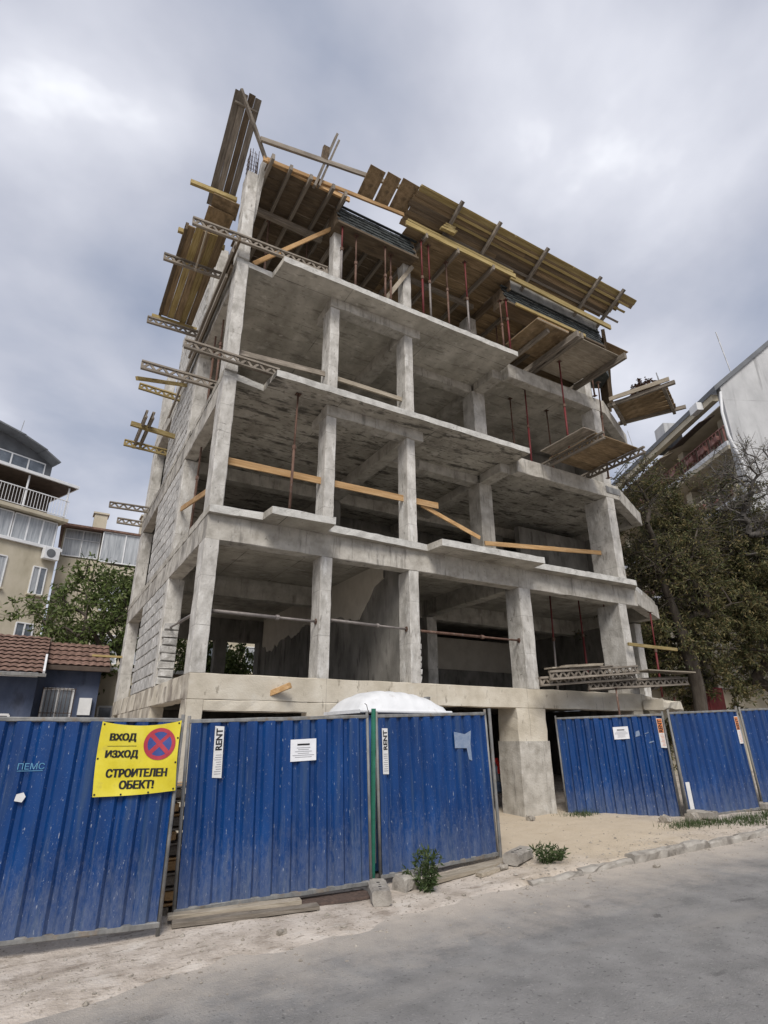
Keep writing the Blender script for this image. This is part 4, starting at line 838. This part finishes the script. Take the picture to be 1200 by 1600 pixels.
MB().bar((cx-.8, cy+.02, cz+.42), (cx+.8, cy+.02, cz+.42), .16, .24, (0,0,1), 4, 0, .05).build('bumper', CARP, car)

# ------------------------------------------------------------------ neighbouring buildings
BEIGE = mat('beige_render', [(.38,.34,.255),(.47,.425,.33),(.54,.49,.395)], 1.2, 8, .95, (1,1,.5), .2, 20, [((.22,.19,.14), 1.6, (1,1,.4), .58, .12, .5)])
FRAMEW = mat('white_window_frame', [(.62,.63,.64),(.74,.75,.76)], 3, 3, .5, bump=0); PANE = mat('window_pane', [(.05,.06,.075),(.12,.14,.165),(.26,.29,.33)], .8, 4, .12, bump=0, spec=.7)  # PANE: grey-blue sky reflection is painted into the pane colour
CURTSKY = mat('curtain_sky_pane', [(.22,.24,.26),(.36,.38,.40),(.48,.50,.52)], 3, 4, .35, (4,4,.3), 0, 10, spec=.5)  # pale curtain tone, doubling as painted sky reflection on the glazed bands
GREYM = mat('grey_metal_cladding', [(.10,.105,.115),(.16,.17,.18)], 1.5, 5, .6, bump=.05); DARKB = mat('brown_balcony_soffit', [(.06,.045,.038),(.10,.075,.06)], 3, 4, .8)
def window(par, x0, z0, x1, z1, y=0, n=2, pane=None, tr=None, f=.06):
    w = MB()
    w.bar((x0, y-.03, z0), (x1, y-.03, z0), .07, f); w.bar((x0, y-.03, z1), (x1, y-.03, z1), .07, f)
    for i in range(n+1): xx = x0+(x1-x0)*i/n; w.bar((xx, y-.03, z0), (xx, y-.03, z1), f if i in (0, n) else f*1.2, .066, (0,1,0))
    if tr: w.bar((x0, y-.03, tr), (x1, y-.03, tr), .066, f*.8)
    o = w.build('window', FRAMEW, par)
    for i in range(n):
        a, c = x0+(x1-x0)*i/n, x0+(x1-x0)*(i+1)/n; MB().box(a+.02, y-.022, z0+.02, c-.02, y-.012, z1-.02).build('pane', pane or random.choice((PANE, CURTSKY)), o)
    return o
def railing(par, x0, x1, y, z, h, m=FRAMEW, n=30):
    r = MB(); r.bar((x0, y, z+h), (x1, y, z+h), .05, .05); r.bar((x0, y, z+.08), (x1, y, z+.08), .04, .04)
    for i in range(n+1): xx = x0+(x1-x0)*i/n; r.bar((xx, y, z+.08), (xx, y, z+h), .022, .022, (0,1,0))
    return r.build('railing', m, par)
ap = thing('apartment_block', (-6.5, 31.2, .2), 'beige apartment block at the far left with covered roof balcony', 'building', None, True, (0,0,radians(24)))
MB().box(0, .0, 0, 6.8, 10, 11.0).build('wall', BEIGE, ap); MB().box(0, .35, 11.0, 6.7, 9.9, 12.7).build('wall', BEIGE, ap)
MB().bar((-.1, .1, 11.0), (6.95, .1, 11.0), .5, .16).build('sill_band', FRAMEW, ap)
for i in range(3): window(ap, .1+2.2*i, 11.15, 2.2+2.2*i, 12.5, .28, 3, CURTSKY if i else None)
MB().box(-.1, -.15, 12.6, 6.95, 10, 12.78).build('balcony_floor', BEIGE, ap); railing(ap, 0, 6.8, -.1, 12.78, 1.0, n=44)
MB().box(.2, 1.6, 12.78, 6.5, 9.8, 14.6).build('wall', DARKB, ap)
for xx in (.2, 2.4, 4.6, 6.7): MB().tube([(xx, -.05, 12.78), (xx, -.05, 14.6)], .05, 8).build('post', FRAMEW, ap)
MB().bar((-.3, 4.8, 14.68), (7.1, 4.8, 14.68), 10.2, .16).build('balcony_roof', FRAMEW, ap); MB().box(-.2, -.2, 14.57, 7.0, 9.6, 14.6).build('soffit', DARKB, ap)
pa = [(-.5, 14.76), (6.0, 14.76), (6.0, 15.9), (5.2, 16.35), (4.0, 16.75), (2.6, 17.0), (-.5, 17.2)]
MB().prism(pa, 1.0, 9.5).build('penthouse', GREYM, ap)
po = MB(); pts = pa[2:]
for i in range(len(pts)-1): po.bar((pts[i][0]+.05, .6, pts[i][1]+.05), (pts[i+1][0]-.05, .6, pts[i+1][1]+.05), .9, .09)
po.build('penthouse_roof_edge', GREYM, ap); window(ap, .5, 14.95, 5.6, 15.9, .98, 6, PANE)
for (x0, z0, x1, z1) in ((3.3, 8.55, 4.5, 10.1), (5.8, 8.5, 6.45, 9.9), (.6, 8.55, 1.8, 10.1), (3.3, 5.6, 4.4, 7.2), (5.6, 5.5, 6.4, 7.0), (.6, 5.6, 1.8, 7.2), (3.3, 2.6, 4.4, 4.2)):
    w = window(ap, x0, z0, x1, z1, 0, 2); MB().bar((x0-.1, -.08, z0-.06), (x1+.1, -.08, z0-.06), .16, .08).build('sill', BEIGE, w)
ac = MB().box(6.0, -.42, 10.35, 6.75, -.08, 10.95).build('air_conditioner', FRAMEW, ap); MB().tube([(6.32, -.425, 10.65), (6.32, -.43, 10.65)], .23, 16).build('fan_grille', GREYM, ac)
MB().tube([(4.6, 3, 16.7), (4.75, 3, 19.0)], .02, 5).build('antenna', STEEL, ap)
a2 = thing('apartment_block', (-.2, 35.5, .2), 'beige apartment block with glazed balconies and chimneys behind the left tree', 'building', None, True)
MB().box(0, 0, 0, 14, 9, 11.1).build('wall', BEIGE, a2); MB().box(1.9, -.6, 0, 7.2, 0.01, 10.8).build('bay_wall', BEIGE, a2)
window(a2, .1, 11.2, 1.9, 12.75, 0, 2, CURTSKY, 12.2); window(a2, 2.0, 10.95, 4.4, 12.7, -.6, 2, CURTSKY); window(a2, 4.45, 10.95, 7.0, 12.6, -.6, 4, CURTSKY); MB().box(0, .05, 11.1, 7.2, 9, 12.9).build('wall', BEIGE, a2)
TILE = mat('red_roof_tile', [(.11,.065,.05),(.18,.11,.085),(.26,.165,.13)], 5, 6, .9, (1,1,1), .3, 30, [((.32,.22,.18), 7, (1,1,1), .6, .08, .5), ((.05,.03,.027), 4, (1,1,1), .6, .1, .6)])
MB().bar((-.2, 3.5, 13.3), (7.4, 3.5, 13.3), 8.6, .12, (0,-.12,1)).build('roof', TILE, a2)
for (xx, w) in ((1.4, .7), (4.0, 1.0)): MB().box(xx, .5, 12.9, xx+w, 1.2, 14.4-.3*(xx < 2)).build('chimney', BEIGE, a2); MB().box(xx-.08, .42, 14.4-.3*(xx < 2), xx+w+.08, 1.28, 14.5-.3*(xx < 2)).build('chimney_cap', BEIGE, a2)
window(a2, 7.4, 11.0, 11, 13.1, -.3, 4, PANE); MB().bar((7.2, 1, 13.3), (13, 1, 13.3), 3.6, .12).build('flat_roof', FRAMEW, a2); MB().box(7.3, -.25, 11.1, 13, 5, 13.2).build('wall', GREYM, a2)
for x0 in (2.4, 4.6, 8.6, 11.0):
    for z0 in (2.6, 5.4, 8.2):
        yy = -.6 if x0 < 7 else 0; w = window(a2, x0, z0, x0+1.3, z0+1.5, yy, 2); MB().bar((x0-.1, yy-.08, z0-.06), (x0+1.4, yy-.08, z0-.06), .16, .08).build('sill', BEIGE, w)
# blue house with tiled roof
BLUEW = mat('blue_house_render', [(.045,.06,.10),(.07,.09,.145),(.10,.12,.18)], 1.5, 7, .95, (1,1,.5), .2, 20, [((.03,.035,.05), 2, (1,1,.5), .56, .12, .6)])
hs = thing('blue_house', (-1.5, 20.5, .3), 'low dark blue house with red tiled roof at the left edge', 'house')
MB().box(-6, 19.9, .2, .02, 25, 3.55).build('wall', BLUEW, hs); MB().box(.0, 21.0, .2, 1.75, 25, 3.9).build('wall', BLUEW, hs)
def tiles(x0, x1, y0, z0, y1, z1, rowl=.33, pitch=.21):
    sl = sqrt((y1-y0)**2+(z1-z0)**2); rows = int(sl/rowl); nx_ = int((x1-x0)/pitch*6); b = MB()
    for r in range(rows):
        for e, lift in ((0, .045), (1.12, .0)):
            t = min(1, (r+e)/rows)
            for i in range(nx_+1):
                x = x0+(x1-x0)*i/nx_; b.v.append((x, y0+(y1-y0)*t, z0+(z1-z0)*t+lift+.035*abs(sin(pi*(x-x0)/pitch))))
        o = r*2*(nx_+1)
        for i in range(nx_): b.f.append((o+i, o+i+1, o+nx_+2+i, o+nx_+1+i))
    b.v += [(x0, y0, z0-.012), (x1, y0, z0-.012), (x1, y1, z1-.012), (x0, y1, z1-.012)]; n_ = len(b.v); b.f.append((n_-4, n_-3, n_-2, n_-1))
    return b
tag(tiles(-6.2, .15, 19.3, 3.58, 22.3, 5.0).build('roof_tiles', TILE, hs), kind='stuff'); tag(tiles(.1, 1.95, 20.6, 3.95, 22.3, 4.85).build('roof_tiles', TILE, hs), kind='stuff')
MB().box(-6, 22.25, 3.5, 1.8, 25, 4.8).build('roof_back', TILE, hs); MB().prism([(-6.1, 3.5), (.0, 3.5), (.0, 3.62), (-6.1, 3.62)], 19.35, 19.5).build('fascia', FRAMEW, hs)
MB().bar((.13, 19.3, 3.6), (.13, 20.65, 4.22), .06, .14).build('verge_board', FRAMEW, hs); MB().bar((-6.2, 19.22, 3.56), (.2, 19.22, 3.54), .10, .09).build('gutter', FRAME, hs)
MB().bar((.0, 20.6, 3.9), (1.95, 20.6, 3.9), .12, .14).build('eave_beam', DARKB, hs)
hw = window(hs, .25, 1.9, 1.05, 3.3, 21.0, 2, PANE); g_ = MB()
for i in range(9): g_.bar((.22+.11*i, 20.88, 1.85), (.22+.11*i, 20.88, 3.35), .016, .016, (0,1,0))
for zz in (1.9, 2.6, 3.3): g_.bar((.2, 20.88, zz), (1.12, 20.88, zz), .02, .02)
g_.build('window_bars', REBAR, hw)
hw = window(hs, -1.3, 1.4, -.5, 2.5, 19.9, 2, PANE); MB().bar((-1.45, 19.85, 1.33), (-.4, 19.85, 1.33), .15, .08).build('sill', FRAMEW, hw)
MB().box(1.25, 20.82, 2.55, 1.6, 20.998, 3.05).build('meter_box', FRAMEW, hs)
MB().tube([(.4, 20.5, 2.4), (.75, 20.4, 2.0), (1.15, 20.5, 1.75)], .05, 6).build('downpipe', FRAME, hs)
# pale low house part right of it, behind the building corner
sh_ = thing('pale_annex', (2.6, 23.5, .3), 'small pale beige annex with white window behind the left corner of the frame', 'house')
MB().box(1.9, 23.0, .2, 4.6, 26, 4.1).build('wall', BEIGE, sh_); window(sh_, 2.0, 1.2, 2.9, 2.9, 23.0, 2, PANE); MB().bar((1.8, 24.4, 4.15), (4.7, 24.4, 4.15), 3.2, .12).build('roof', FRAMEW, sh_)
# right-hand building
GREYW = mat('grey_party_wall', [(.36,.365,.37),(.45,.455,.46),(.53,.535,.54)], .9, 8, .95, (1,1,.5), .25, 18, [((.20,.20,.20), 1.5, (2,2,.14), .56, .12, .6), ((.5,.5,.5), 2, (1,1,.6), .62, .1, .5)])
overlay(GREYW, (.25,.25,.255), grid_lines([(2, 2.65)], .05, .5))
BRICKR = mat('dark_brick_render', [(.20,.15,.125),(.30,.24,.205),(.38,.32,.28)], 3, 6, .9)
rb_ = thing('grey_apartment_building', (25.0, 11.7, .4), 'tall building at the right edge with a blank grey gable wall and balconies', 'building', None, True, (0,0,radians(-27)))
mbw = MB(); prof = [(0,0),(14,0),(14,16.6),(9,16.6),(5.2,20.6),(4.6,20.6),(0,16.6)]
MB().prism(prof, 0, .3).build('gable_wall', GREYW, rb_)
MB().box(1.3, .3, 0, 13.9, 15, 16.5).build('wall', BRICKR, rb_); MB().box(.06, .3, 0, 1.3, 15, 8.4).build('wall', BEIGE, rb_)
rs = MB(); rs.v = [(-.35,-.1,16.35),(-.35,15,16.35),(5,15,20.75),(5,-.1,20.75),(-.35,-.1,16.6),(-.35,15,16.6),(5,15,21.0),(5,-.1,21.0)]; rs.f = [(0,1,2,3),(4,7,6,5),(0,4,5,1),(3,2,6,7),(0,3,7,4)]
rs.build('roof', GREYM, rb_); MB().box(-.3, .3, 16.05, .0, 15, 16.38).build('eave_fascia', BEIGE, rb_); MB().box(-.02, .3, 15.75, 1.3, 15, 15.8).build('soffit', BEIGE, rb_)
AWN = mat('faded_red_awning', [(.15,.075,.065),(.23,.11,.095),(.32,.22,.20)], 6, 5, .8)
for k, zz in enumerate((13.55, 10.9, 8.3)):
    MB().box(-.1, .3, zz, 1.31, 15, zz+.18).build('balcony_floor', BEIGE, rb_); MB().box(-.12, .3, zz+.18, -.0, 15, zz+.40).build('parapet', FRAMEW, rb_)
    r = MB()
    for i in range(56): r.bar((-.06, .4+.26*i, zz+.4), (-.06, .4+.26*i, zz+1.15), .09, .03, (0,1,0))
    r.bar((-.06, .3, zz+1.17), (-.06, 15, zz+1.17), .06, .06); r.build('railing', AWN if k == 0 else BEIGE, rb_)
    for i in range(4):
        MB().box(.7, 1.2+3.6*i, zz+.2, 1.28, 1.7+3.6*i, zz+2.5).build('pier', BEIGE, rb_)
        if k == 0: MB().bar((-.42, .8+3.6*i, 15.38-.05*i), (-.42, 3.6+3.6*i, 15.30-.05*i), .95, .03, (-.45,0,.89), 4, .008).build('awning', (DARKB, PLYP, DARKB, PLYP)[i], rb_)
        for q in range(3): MB().bar((-.14, .7+3.6*i+1.0*q, zz+.75), (-.14, 1.3+3.6*i+1.0*q, zz+.72), .2, .26, (0,0,1), 3, .02).build('flower_box', AWN, rb_)
ac = MB().box(-.62, 1.0, 16.0, -.31, 1.6, 16.4).build('air_conditioner', FRAMEW, rb_)
MB().tube([(-.08, -.06, 16.3), (-.25, -.06, 15.2), (-.22, -.06, 14.0), (.12, -.06, 12.6), (.12, -.06, 0)], .06, 8).build('downpipe', FRAMEW, rb_)
MB().tube([(1.6, 1.0, 17.5), (1.3, 1.0, 20.6)], .025, 5).build('antenna', STEEL, rb_); MB().tube([(.6, 9, 16.8), (.2, 9, 19.4)], .02, 5).build('antenna', STEEL, rb_)
MB().box(.9, 6.3, 16.8, 1.9, 7.3, 18.4).build('chimney', GREYW, rb_)
sk = MB(); sk.bar((-.1, 10.0, 17.0), (.7, 10.0, 18.0), .06, .06); sk.bar((-.1, 11.2, 17.0), (.7, 11.2, 18.0), .06, .06); sk.bar((-.1, 10.0, 17.0), (-.1, 11.2, 17.0), .06, .06); sk.bar((.7, 10.0, 18.0), (.7, 11.2, 18.0), .06, .06); sk.build('open_skylight', GREYM, rb_)
# yard wall and red cabinet under the right-hand trees
yw = thing('yard_wall', (21.0, 13.2, .6), 'low beige yard wall behind the right fence under the trees', 'wall')
MB().bar((18.5, 13.6, 1.9), (30, 11.0, 2.1), .3, 3.0, (0,0,1), 12, .01).build('wall_body', BEIGE, yw); MB().bar((18.4, 13.5, 3.45), (30, 10.9, 3.65), .5, .12).build('coping', KERB, yw)
rc = thing('red_cabinet', (20.3, 12.4, .6), 'small dull red metal cabinet behind the right fence', 'cabinet')
MB().bar((20.3, 12.35, 2.1), (20.3, 12.35, 3.45), 1.0, .5, (0,1,0), 2, 0, .02).build('body', REDP, rc); MB().bar((20.28, 12.08, 2.2), (20.28, 12.08, 3.35), .9, .03, (0,1,0)).build('door', REDP, rc); MB().bar((20.3, 12.35, .4), (20.3, 12.35, 2.1), .12, .12).build('stand', FRAME, rc)

# ------------------------------------------------------------------ trees and weeds
def leafmat(name, cols, rough=.6):
    m = bpy.data.materials.new(name); m.use_nodes = True; t = m.node_tree; t.nodes.clear(); N = t.nodes.new
    o = N('ShaderNodeOutputMaterial'); b = N('ShaderNodeBsdfPrincipled'); b.inputs['Roughness'].default_value = rough; b.inputs['Specular IOR Level'].default_value = .25
    g = N('ShaderNodeNewGeometry'); r = N('ShaderNodeValToRGB'); e = r.color_ramp.elements; e[0].color = (*cols[0], 1); e[1].color = (*cols[-1], 1)
    for i, c in enumerate(cols[1:-1]): x = e.new((i+1)/(len(cols)-1)); x.color = (*c, 1)
    t.links.new(g.outputs['Random Per Island'], r.inputs[0]); t.links.new(r.outputs[0], b.inputs['Base Color'])
    tr = N('ShaderNodeBsdfTranslucent'); t.links.new(r.outputs[0], tr.inputs[0]); mx = N('ShaderNodeMixShader'); mx.inputs[0].default_value = .25
    t.links.new(b.outputs[0], mx.inputs[1]); t.links.new(tr.outputs[0], mx.inputs[2]); t.links.new(mx.outputs[0], o.inputs[0]); return m
BARK = mat('bark', [(.035,.028,.022),(.07,.058,.046),(.11,.095,.08)], 6, 7, .95, (1,1,.25), .8, 25); BARKG = mat('grey_bark', [(.07,.062,.055),(.13,.12,.11)], 6, 7, .95, (1,1,.25), .6, 25)
def rnd3(): 
    v = Vector((random.gauss(0,1), random.gauss(0,1), random.gauss(0,1))); return v.normalized()
def add_leaf(mb, p, d, l, w):
    s_ = d.cross(rnd3()); 
    if s_.length < 1e-3: return
    s_.normalize(); n = d.cross(s_)*(l*.12); b = len(mb.v); m = p+d*(l*.45)+n
    mb.v += [tuple(p), tuple(m+s_*w*.5), tuple(p+d*l), tuple(m-s_*w*.5)]; mb.f.append((b, b+1, b+2, b+3))
def tree(name, label, base, trunk, centre, radii, nclus, nleaf, leaf, lm, bark, trunk_r=.2, keep=None, group=None, clus_r=.55, twig=True, leafy=None):
    t = thing(name, base, label, 'tree', group); nodes_ = [Vector(p) for p in trunk]; par = [-1]+list(range(len(trunk)-1)); C0 = Vector(centre)
    pts = []
    while len(pts) < nclus:
        u = rnd3()*(random.random()**.45); p = C0+Vector((u.x*radii[0], u.y*radii[1], u.z*radii[2]))
        if mn.noise(p*.45+Vector((base[0], 0, 0))) < -.12: continue
        if keep and not keep(p): continue
        pts.append(p)
    top = nodes_[len(nodes_)//2]; pts.sort(key=lambda p: (p-top).length); tips = []
    for p in pts:
        bi = min(range(len(nodes_)), key=lambda i: (nodes_[i]-p).length + max(0, nodes_[i].z-p.z)*.8 + (.6 if i < 2 else 0)); a = nodes_[bi]; k = max(2, int((p-a).length/.5)); last = bi
        for j in range(1, k+1):
            q = a.lerp(p, j/k)+rnd3()*(.10*(p-a).length/k if j < k else 0)+Vector((0,0,.10*sin(pi*j/k)*(p-a).length*.4)); nodes_.append(q); par.append(last); last = len(nodes_)-1
        tips.append(last)
    cnt = [0]*len(nodes_)
    for ti in tips:
        i = ti
        while i >= 0: cnt[i] += 1; i = par[i]
    tot = max(cnt); rad = [max(.010, trunk_r*(c/tot)**.5) for c in cnt]; wd = MB()
    for i in range(len(trunk)): rad[i] = max(rad[i], trunk_r*(1-.93*i/len(trunk)))
    for i in range(1, len(nodes_)):
        pr_ = par[i]; wd.tube([nodes_[pr_], nodes_[i]], [min(rad[pr_], rad[i]*1.35), rad[i]], 7 if rad[i] > .05 else 4, False)
    wd.build('trunk', bark, t, True); lf = MB(); tw = MB()
    for ti in tips:
        p = nodes_[ti]; d0 = (p-nodes_[par[ti]]).normalized() if (p-nodes_[par[ti]]).length > 0 else Vector((0,0,1)); f = leafy(p) if leafy else 1.0; nt_ = 7
        for k in range(nt_):
            d = (d0*.7+rnd3()+Vector((0,0,-.1))).normalized(); ln = clus_r*random.uniform(.5, 1.25); mid_ = p+d*ln*.5+rnd3()*.06; e_ = p+d*ln+Vector((0,0,-.08*ln))
            if twig: tw.tube([p, mid_, e_], [.010,.008,.004], 3, False)
            for _ in range(int(nleaf*f/nt_*random.uniform(.5,1.5))):
                s_ = random.random(); q = (p.lerp(mid_, s_*2) if s_ < .5 else mid_.lerp(e_, s_*2-1))+rnd3()*random.random()*.17
                add_leaf(lf, q, (d*.4+rnd3()+Vector((0,0,-.35))).normalized(), leaf[0]*random.uniform(.6,1.25), leaf[1]*random.uniform(.7,1.2))
    if twig: tw.build('twigs', bark, t)
    lf.build('crown', lm, t); return t
LG = leafmat('walnut_leaf', [(.05,.075,.02),(.085,.12,.032),(.125,.165,.05),(.18,.21,.085)])
LD = leafmat('dark_evergreen_leaf', [(.045,.055,.022),(.085,.095,.038),(.13,.13,.055),(.21,.165,.075),(.11,.105,.048)])
tree('walnut_tree', 'green broadleaf tree behind the left corner of the concrete frame', (3.4, 24.2, .3), [(3.4,24.2,.3),(3.5,24.2,2.2),(3.2,24.1,3.8),(2.5,24.0,5.0),(1.7,23.9,5.9)], (2.6, 24.2, 6.0), (3.7, 2.3, 2.5), 125, 85, (.22,.09), LG, BARK, .22, clus_r=.8)
tree('bare_branched_tree', 'dark trunk with many bare branches just right of the frame', (18.4, 11.6, .5), [(18.4,11.6,.4),(18.45,11.6,2.0),(18.4,11.5,3.4),(18.2,11.5,4.8),(17.75,11.5,6.2),(17.6,11.6,7.4)], (18.5, 11.7, 8.3), (2.0, 1.3, 3.3), 170, 34, (.12,.045), LD, BARK, .21, clus_r=.75)
tree('evergreen_tree', 'large dark evergreen tree behind the bare-branched trunk, right of the frame', (21.2, 12.7, .5), [(21.2,12.7,.4),(21.1,12.7,2.0),(21.0,12.6,3.6),(20.8,12.6,5.2)], (20.7, 12.4, 7.4), (4.5, 2.5, 4.7), 470, 190, (.16,.05), LD, BARK, .22, clus_r=.6,
     leafy=lambda p: .3 if p.z > 11.0 else (.65 if p.x < 18.6 else 1.0))
tree('garden_tree', 'low leafy tree seen through the back opening of the first open floor', (5.8, 23.4, .3), [(5.8,23.4,.3),(5.7,23.3,2.0),(5.7,23.3,3.2)], (5.5, 23.2, 4.2), (1.9, 1.0, 1.5), 60, 110, (.2,.09), LG, BARK, .11, clus_r=.6)
tree('bare_tree', 'nearly leafless tree with fine grey twigs before the grey gable wall', (22.6, 10.3, .6), [(22.6,10.3,.5),(22.7,10.3,4),(22.7,10.2,7),(22.8,10.2,9)], (22.6, 10.4, 10.0), (2.9, 1.4, 3.2), 150, 12, (.10,.04), LD, BARKG, .16, clus_r=.8)
tree('dark_bush', 'dense dark bush filling the gap between frame and right-hand trees', (17.6, 13.2, .4), [(17.6,13.2,.4),(17.6,13.2,1.5),(17.7,13.3,3.0)], (17.9, 13.6, 4.2), (1.6, 1.3, 3.6), 95, 120, (.16,.06), LD, BARK, .10, clus_r=.5)
tree('evergreen_tree', 'second dark evergreen tree at the far right edge above the fence', (23.6, 11.2, .6), [(23.6,11.2,.6),(23.5,11.2,3),(23.6,11.3,5)], (23.6, 11.3, 7.0), (3.0, 1.6, 4.8), 230, 170, (.16,.05), LD, BARK, .2, clus_r=.65)
WG = leafmat('weed_leaf', [(.035,.06,.02),(.06,.09,.032),(.10,.125,.055)])
def weed(x, y, h, n, label, spread=.25, ll=.10, lw=.03):
    z = ground_z(x, y); t = thing('weed_plant', (x, y, z), label, 'weed', 'weeds by the fence'); s_ = MB(); lf = MB()
    for _ in range(n):
        a = random.uniform(0, 2*pi); r = random.uniform(.2,1)*spread; hh = h*random.uniform(.45,1.05); p0 = Vector((x+.05*cos(a), y+.05*sin(a), z)); p2 = Vector((x+r*cos(a), y+r*sin(a), z+hh)); p1 = p0.lerp(p2, .5)+Vector((0,0,.08*h))
        s_.tube([p0, p1, p2], [.006,.005,.002], 4, False)
        for k in range(22):
            u = random.random(); q = p0.lerp(p1, u*2) if u < .5 else p1.lerp(p2, u*2-1); add_leaf(lf, q, (rnd3()+Vector((cos(a)*.3, sin(a)*.3, .25))).normalized(), ll*random.uniform(.5,1.2), lw*random.uniform(.7,1.2))
    s_.build('stem', WG, t); lf.build('leaves', WG, t)
weed(4.66, 6.98, .46, 16, 'tall leafy weed growing in front of the blue panel near the green post', .26); weed(6.72, 6.95, .24, 16, 'low green weed tuft beside the yard entrance kerb', .3, .09, .02); weed(7.0, 6.98, .16, 10, 'small weed tuft just right of the one by the entrance kerb', .2, .07, .018)
weed(1.3, 8.6, 1.0, 6, 'thin weed behind the banner panel', .2)
gs = MB()
for _ in range(2600):
    c = random.choice(((10.9,7.6),(11.6,7.3),(12.4,7.25),(13.2,7.2),(11.1,7.5),(12.1,7.0),(13.6,7.35),(14.3,7.2),(10.3,9.5)))
    x, y = random.gauss(c[0], .24), random.gauss(c[1], .13); z = ground_z(x, y); a = random.uniform(0, 2*pi); h = random.uniform(.03,.12); w = .006
    b = len(gs.v); lx, ly = cos(a)*h*.5, sin(a)*h*.5; gs.v += [(x-sin(a)*w, y+cos(a)*w, z-.005), (x+sin(a)*w, y-cos(a)*w, z-.005), (x+lx, y+ly, z+h)]; gs.f.append((b, b+1, b+2))
tag(gs.build('grass', WG), 'short weedy grass below the right-hand fence panels', 'grass', kind='stuff')
# loose lumps
for i, (x, y, r, lb) in enumerate(((9.0, 9.6, .09, 'small stone at the foot of the garage pier'), (10.9, 7.95, .13, 'concrete lump below the inward-turned panel'), (11.4, 7.7, .15, 'flat concrete lump in the weeds below the fence joint'), (12.1, 6.35, .06, 'pale stone lying on the asphalt by the right kerb'), (8.0, 6.1, .05, 'small stone on the asphalt in front of the entrance'), (2.6, 6.5, .05, 'grey-green stone chip on the dirt near the planks'), (6.0, 7.05, .08, 'rubble lump beside the entrance fence foot'))):
    m_ = MB(); z = max(ground_z(x, y), road_z(x)); m_.bar((x-r, y, z+r*.35), (x+r*.8, y+r*.4, z+r*.4), r*1.3, r*.9, (0,0,1), 3, r*.12, r*.3); tag(m_.build('concrete_lump', STONE), lb, 'stone')
